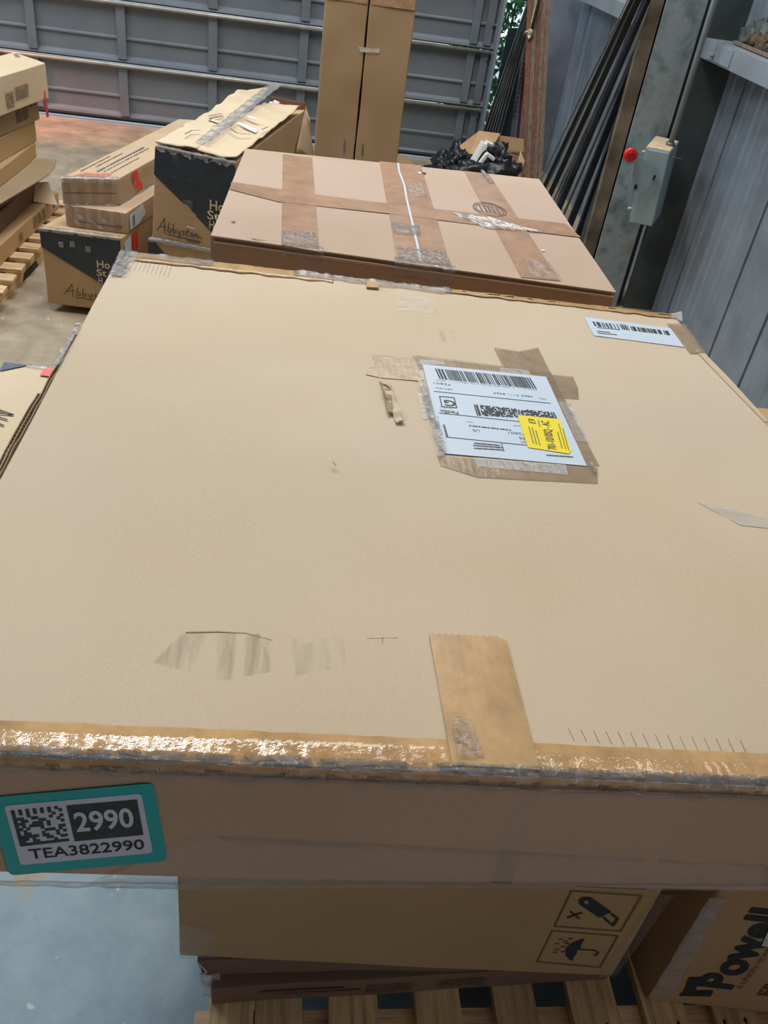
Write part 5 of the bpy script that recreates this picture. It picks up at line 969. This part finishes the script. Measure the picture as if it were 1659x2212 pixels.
for i in range(nl):
    c0 = ca.lerp(cb, i/nl); dr_ = (cb-ca).normalized(); sd = V((0, 1, 0)) if i % 2 else dr_.cross(V((0, 1, 0))).normalized()
    pts = [c0+dr_*.013*math.cos(t*math.pi/4)+sd*.008*math.sin(t*math.pi/4) for t in range(9)]
    if bm0 is None: lk = tube('link', pts, .0035, 'strip_dark', CH, CH, 5)
    else: tube('link', pts, .0035, 'strip_dark', CH, CH, 5)
    bm0 = 1
G3 = 'long steel channels leaning against the column'
spec_ = [((1.5397,4.5600,1.5897), (1.3437,5.0940,0.0000), .020, 'dark', 'box'), ((1.5702,4.5600,1.5934), (1.4158,5.1132,-0.0000), .030, 'dark', 'box'), ((1.5979,4.5600,1.5782), (1.4600,5.1250,0.0000), .012, 'strip_grey', 'box'), ((1.6008,4.5600,1.5971), (1.5083,5.0986,-0.0000), .034, 'strip_blue', 'channel'),
         ((1.6923,4.6800,1.5978), (1.5501,5.0707,0.0000), .014, 'strip_grey', 'box'), ((1.7040,4.7000,1.5975), (1.6106,5.0479,0.0000), .036, 'strip_blue', 'channel'), ((1.7328,4.7200,1.5607), (1.6737,4.9880,-0.0000), .038, 'strip_blue', 'channel'), ((1.5223,4.5600,1.5876), (1.3386,5.2121,0.0000), .008, 'strip_grey', 'box'), ((1.5528,4.5600,1.5913), (1.3862,5.1767,0.0000), .010, 'strip_grey', 'box'), ((1.5906,4.5600,1.5587), (1.5037,5.1764,0.0000), .009, 'strip_grey', 'box')]
nm_ = ['wide black steel bar, leftmost of the dark ones leaning on the column', 'second black steel bar leaning on the column', 'thin grey steel rod in the middle of the bundle leaning on the column', 'first blue-grey channel of the bundle leaning on the column', 'thin grey rod between the blue-grey channels', 'second blue-grey channel of the bundle leaning on the column', 'blue-grey channel lying closest to the rusty column flange', 'pale thin rod at the left edge of the bundle leaning on the column', 'pale thin rod between the two black bars', 'pale thin rod just left of the first blue-grey channel']
for (t_, b0_, w_, mt_, pf), lb_ in zip(spec_, nm_):
    lean('steel_bar', lb_, 'metal bar', t_, b0_, w_, .004, mt_, G3, pf)
# ================================================================== SWITCH BOX AND CONDUIT
SW = thing('safety_switch', 'grey electrical safety switch box with red-knobbed lever on the column', 'switch box', (1.76, 4.45, .56))
f4 = [V((1.716, 4.300, .573)), V((1.828, 4.264, .573)), V((1.804, 4.264, .936)), V((1.690, 4.300, .936))]
bk_ = V((.149, .296, 0)); bd_ = V((.144, .270, 0))
hexa('enclosure', [f4[0], f4[1], f4[1]+bd_, f4[0]+bk_, f4[3], f4[2], f4[2]+bd_, f4[3]+bk_], 'switch', SW, SW, bevel=.004)
plate('dusty_top', [f4[3]+V((.004, .004, 0)), f4[2]+V((-.004, .004, 0)), f4[2]+bd_+V((-.006, -.004, 0)), f4[3]+bk_+V((.004, -.004, 0))], 'switch_top', SW, SW, .001, .0015, n=UP)
ex = V((.95, -.31, 0))*.012; ny = V((-.31, -.95, 0))*.012; hz_ = V((0, 0, .006)); q0, q1, q2, q3 = f4
hexa('cover', [q0+ex+ny+hz_, q1-ex*.2+ny+hz_, q1-ex*.2+hz_, q0+ex+hz_, q3+ex+ny-hz_, q2-ex*.2+ny-hz_, q2-ex*.2-hz_, q3+ex-hz_], 'switch', SW, SW, bevel=.003)
lv = [(1.6351,4.2400,0.9066), (1.6768,4.2400,0.8940), (1.7653,4.2400,0.8559), (1.7734,4.2400,0.8172), (1.7064,4.2400,0.7340), (1.6780,4.2400,0.7400), (1.6519,4.2400,0.7774), (1.6355,4.2400,0.8221), (1.6355,4.2400,0.8679), (1.6247,4.2400,0.8797)]
lv = [V(p) for p in lv]; k = len(lv); vs_ = lv+[p+V((0, .008, 0)) for p in lv]
LEV = mesh('lever_plate', vs_, [tuple(range(k)), tuple(range(k, 2*k))[::-1]]+[(i, (i+1) % k, (i+1) % k+k, i+k) for i in range(k)], 'switch', SW, SW)
tube('pivot', [(1.7739,4.2900,0.8012), (1.7515,4.2360,0.8137)], .012, 'switch', SW, SW)
for q in ((1.7508,4.2360,0.8159), (1.6719,4.2360,0.7629)): 
    p = V(q); plate('hole', [p+V((.008*math.cos(t), 0, .014*math.sin(t))) for t in [i*.785 for i in range(8)]], 'dark', LEV, SW, .001, .001, n=FN)
p = V((1.5951,4.2200,0.9094)); tube('knob', [p+V((0, .03, 0)), p+V((0, .012, 0)), p+V((0, -.006, 0)), p+V((0, -.010, 0))], [.026, .032, .032, .026], 'knob', SW, SW, 24)
tube('knob_ring', [p+V((.014*math.cos(t*math.pi/8), -.011, .014*math.sin(t*math.pi/8))) for t in range(17)], .003, plain('dark_red_ring', (170, 20, 30), .3, bmp=0), SW, SW, 6)
for q in ((1.6867,4.3100,0.9119), (1.6998,4.3100,0.6386)): p = V(q); tube('latch', [p+V((-.004, 0, 0)), p+V((.014, 0, 0))], .007, 'switch_top', SW, SW, 8)
tube('hinge_pin', [f4[2]+V((.02, .05, -.03)), f4[2]+V((.09, .05, -.036))], .003, 'strip_grey', SW, SW, 6)
CP = thing('conduit_pipe', 'grey steel conduit pipe rising from the switch box past the wall rail', 'pipe', (1.87, 4.42, .937))
ct = V((1.8487,4.3982,0.9365)); tube('pipe', [ct, (ct.x, ct.y, 1.7), (ct.x, ct.y, 4.9)], .0135, 'girt', CP, CP, 16)
tube('locknut', [ct+V((0, 0, .001)), ct+V((0, 0, .016))], .024, 'strip_grey', CP, CP, 8)
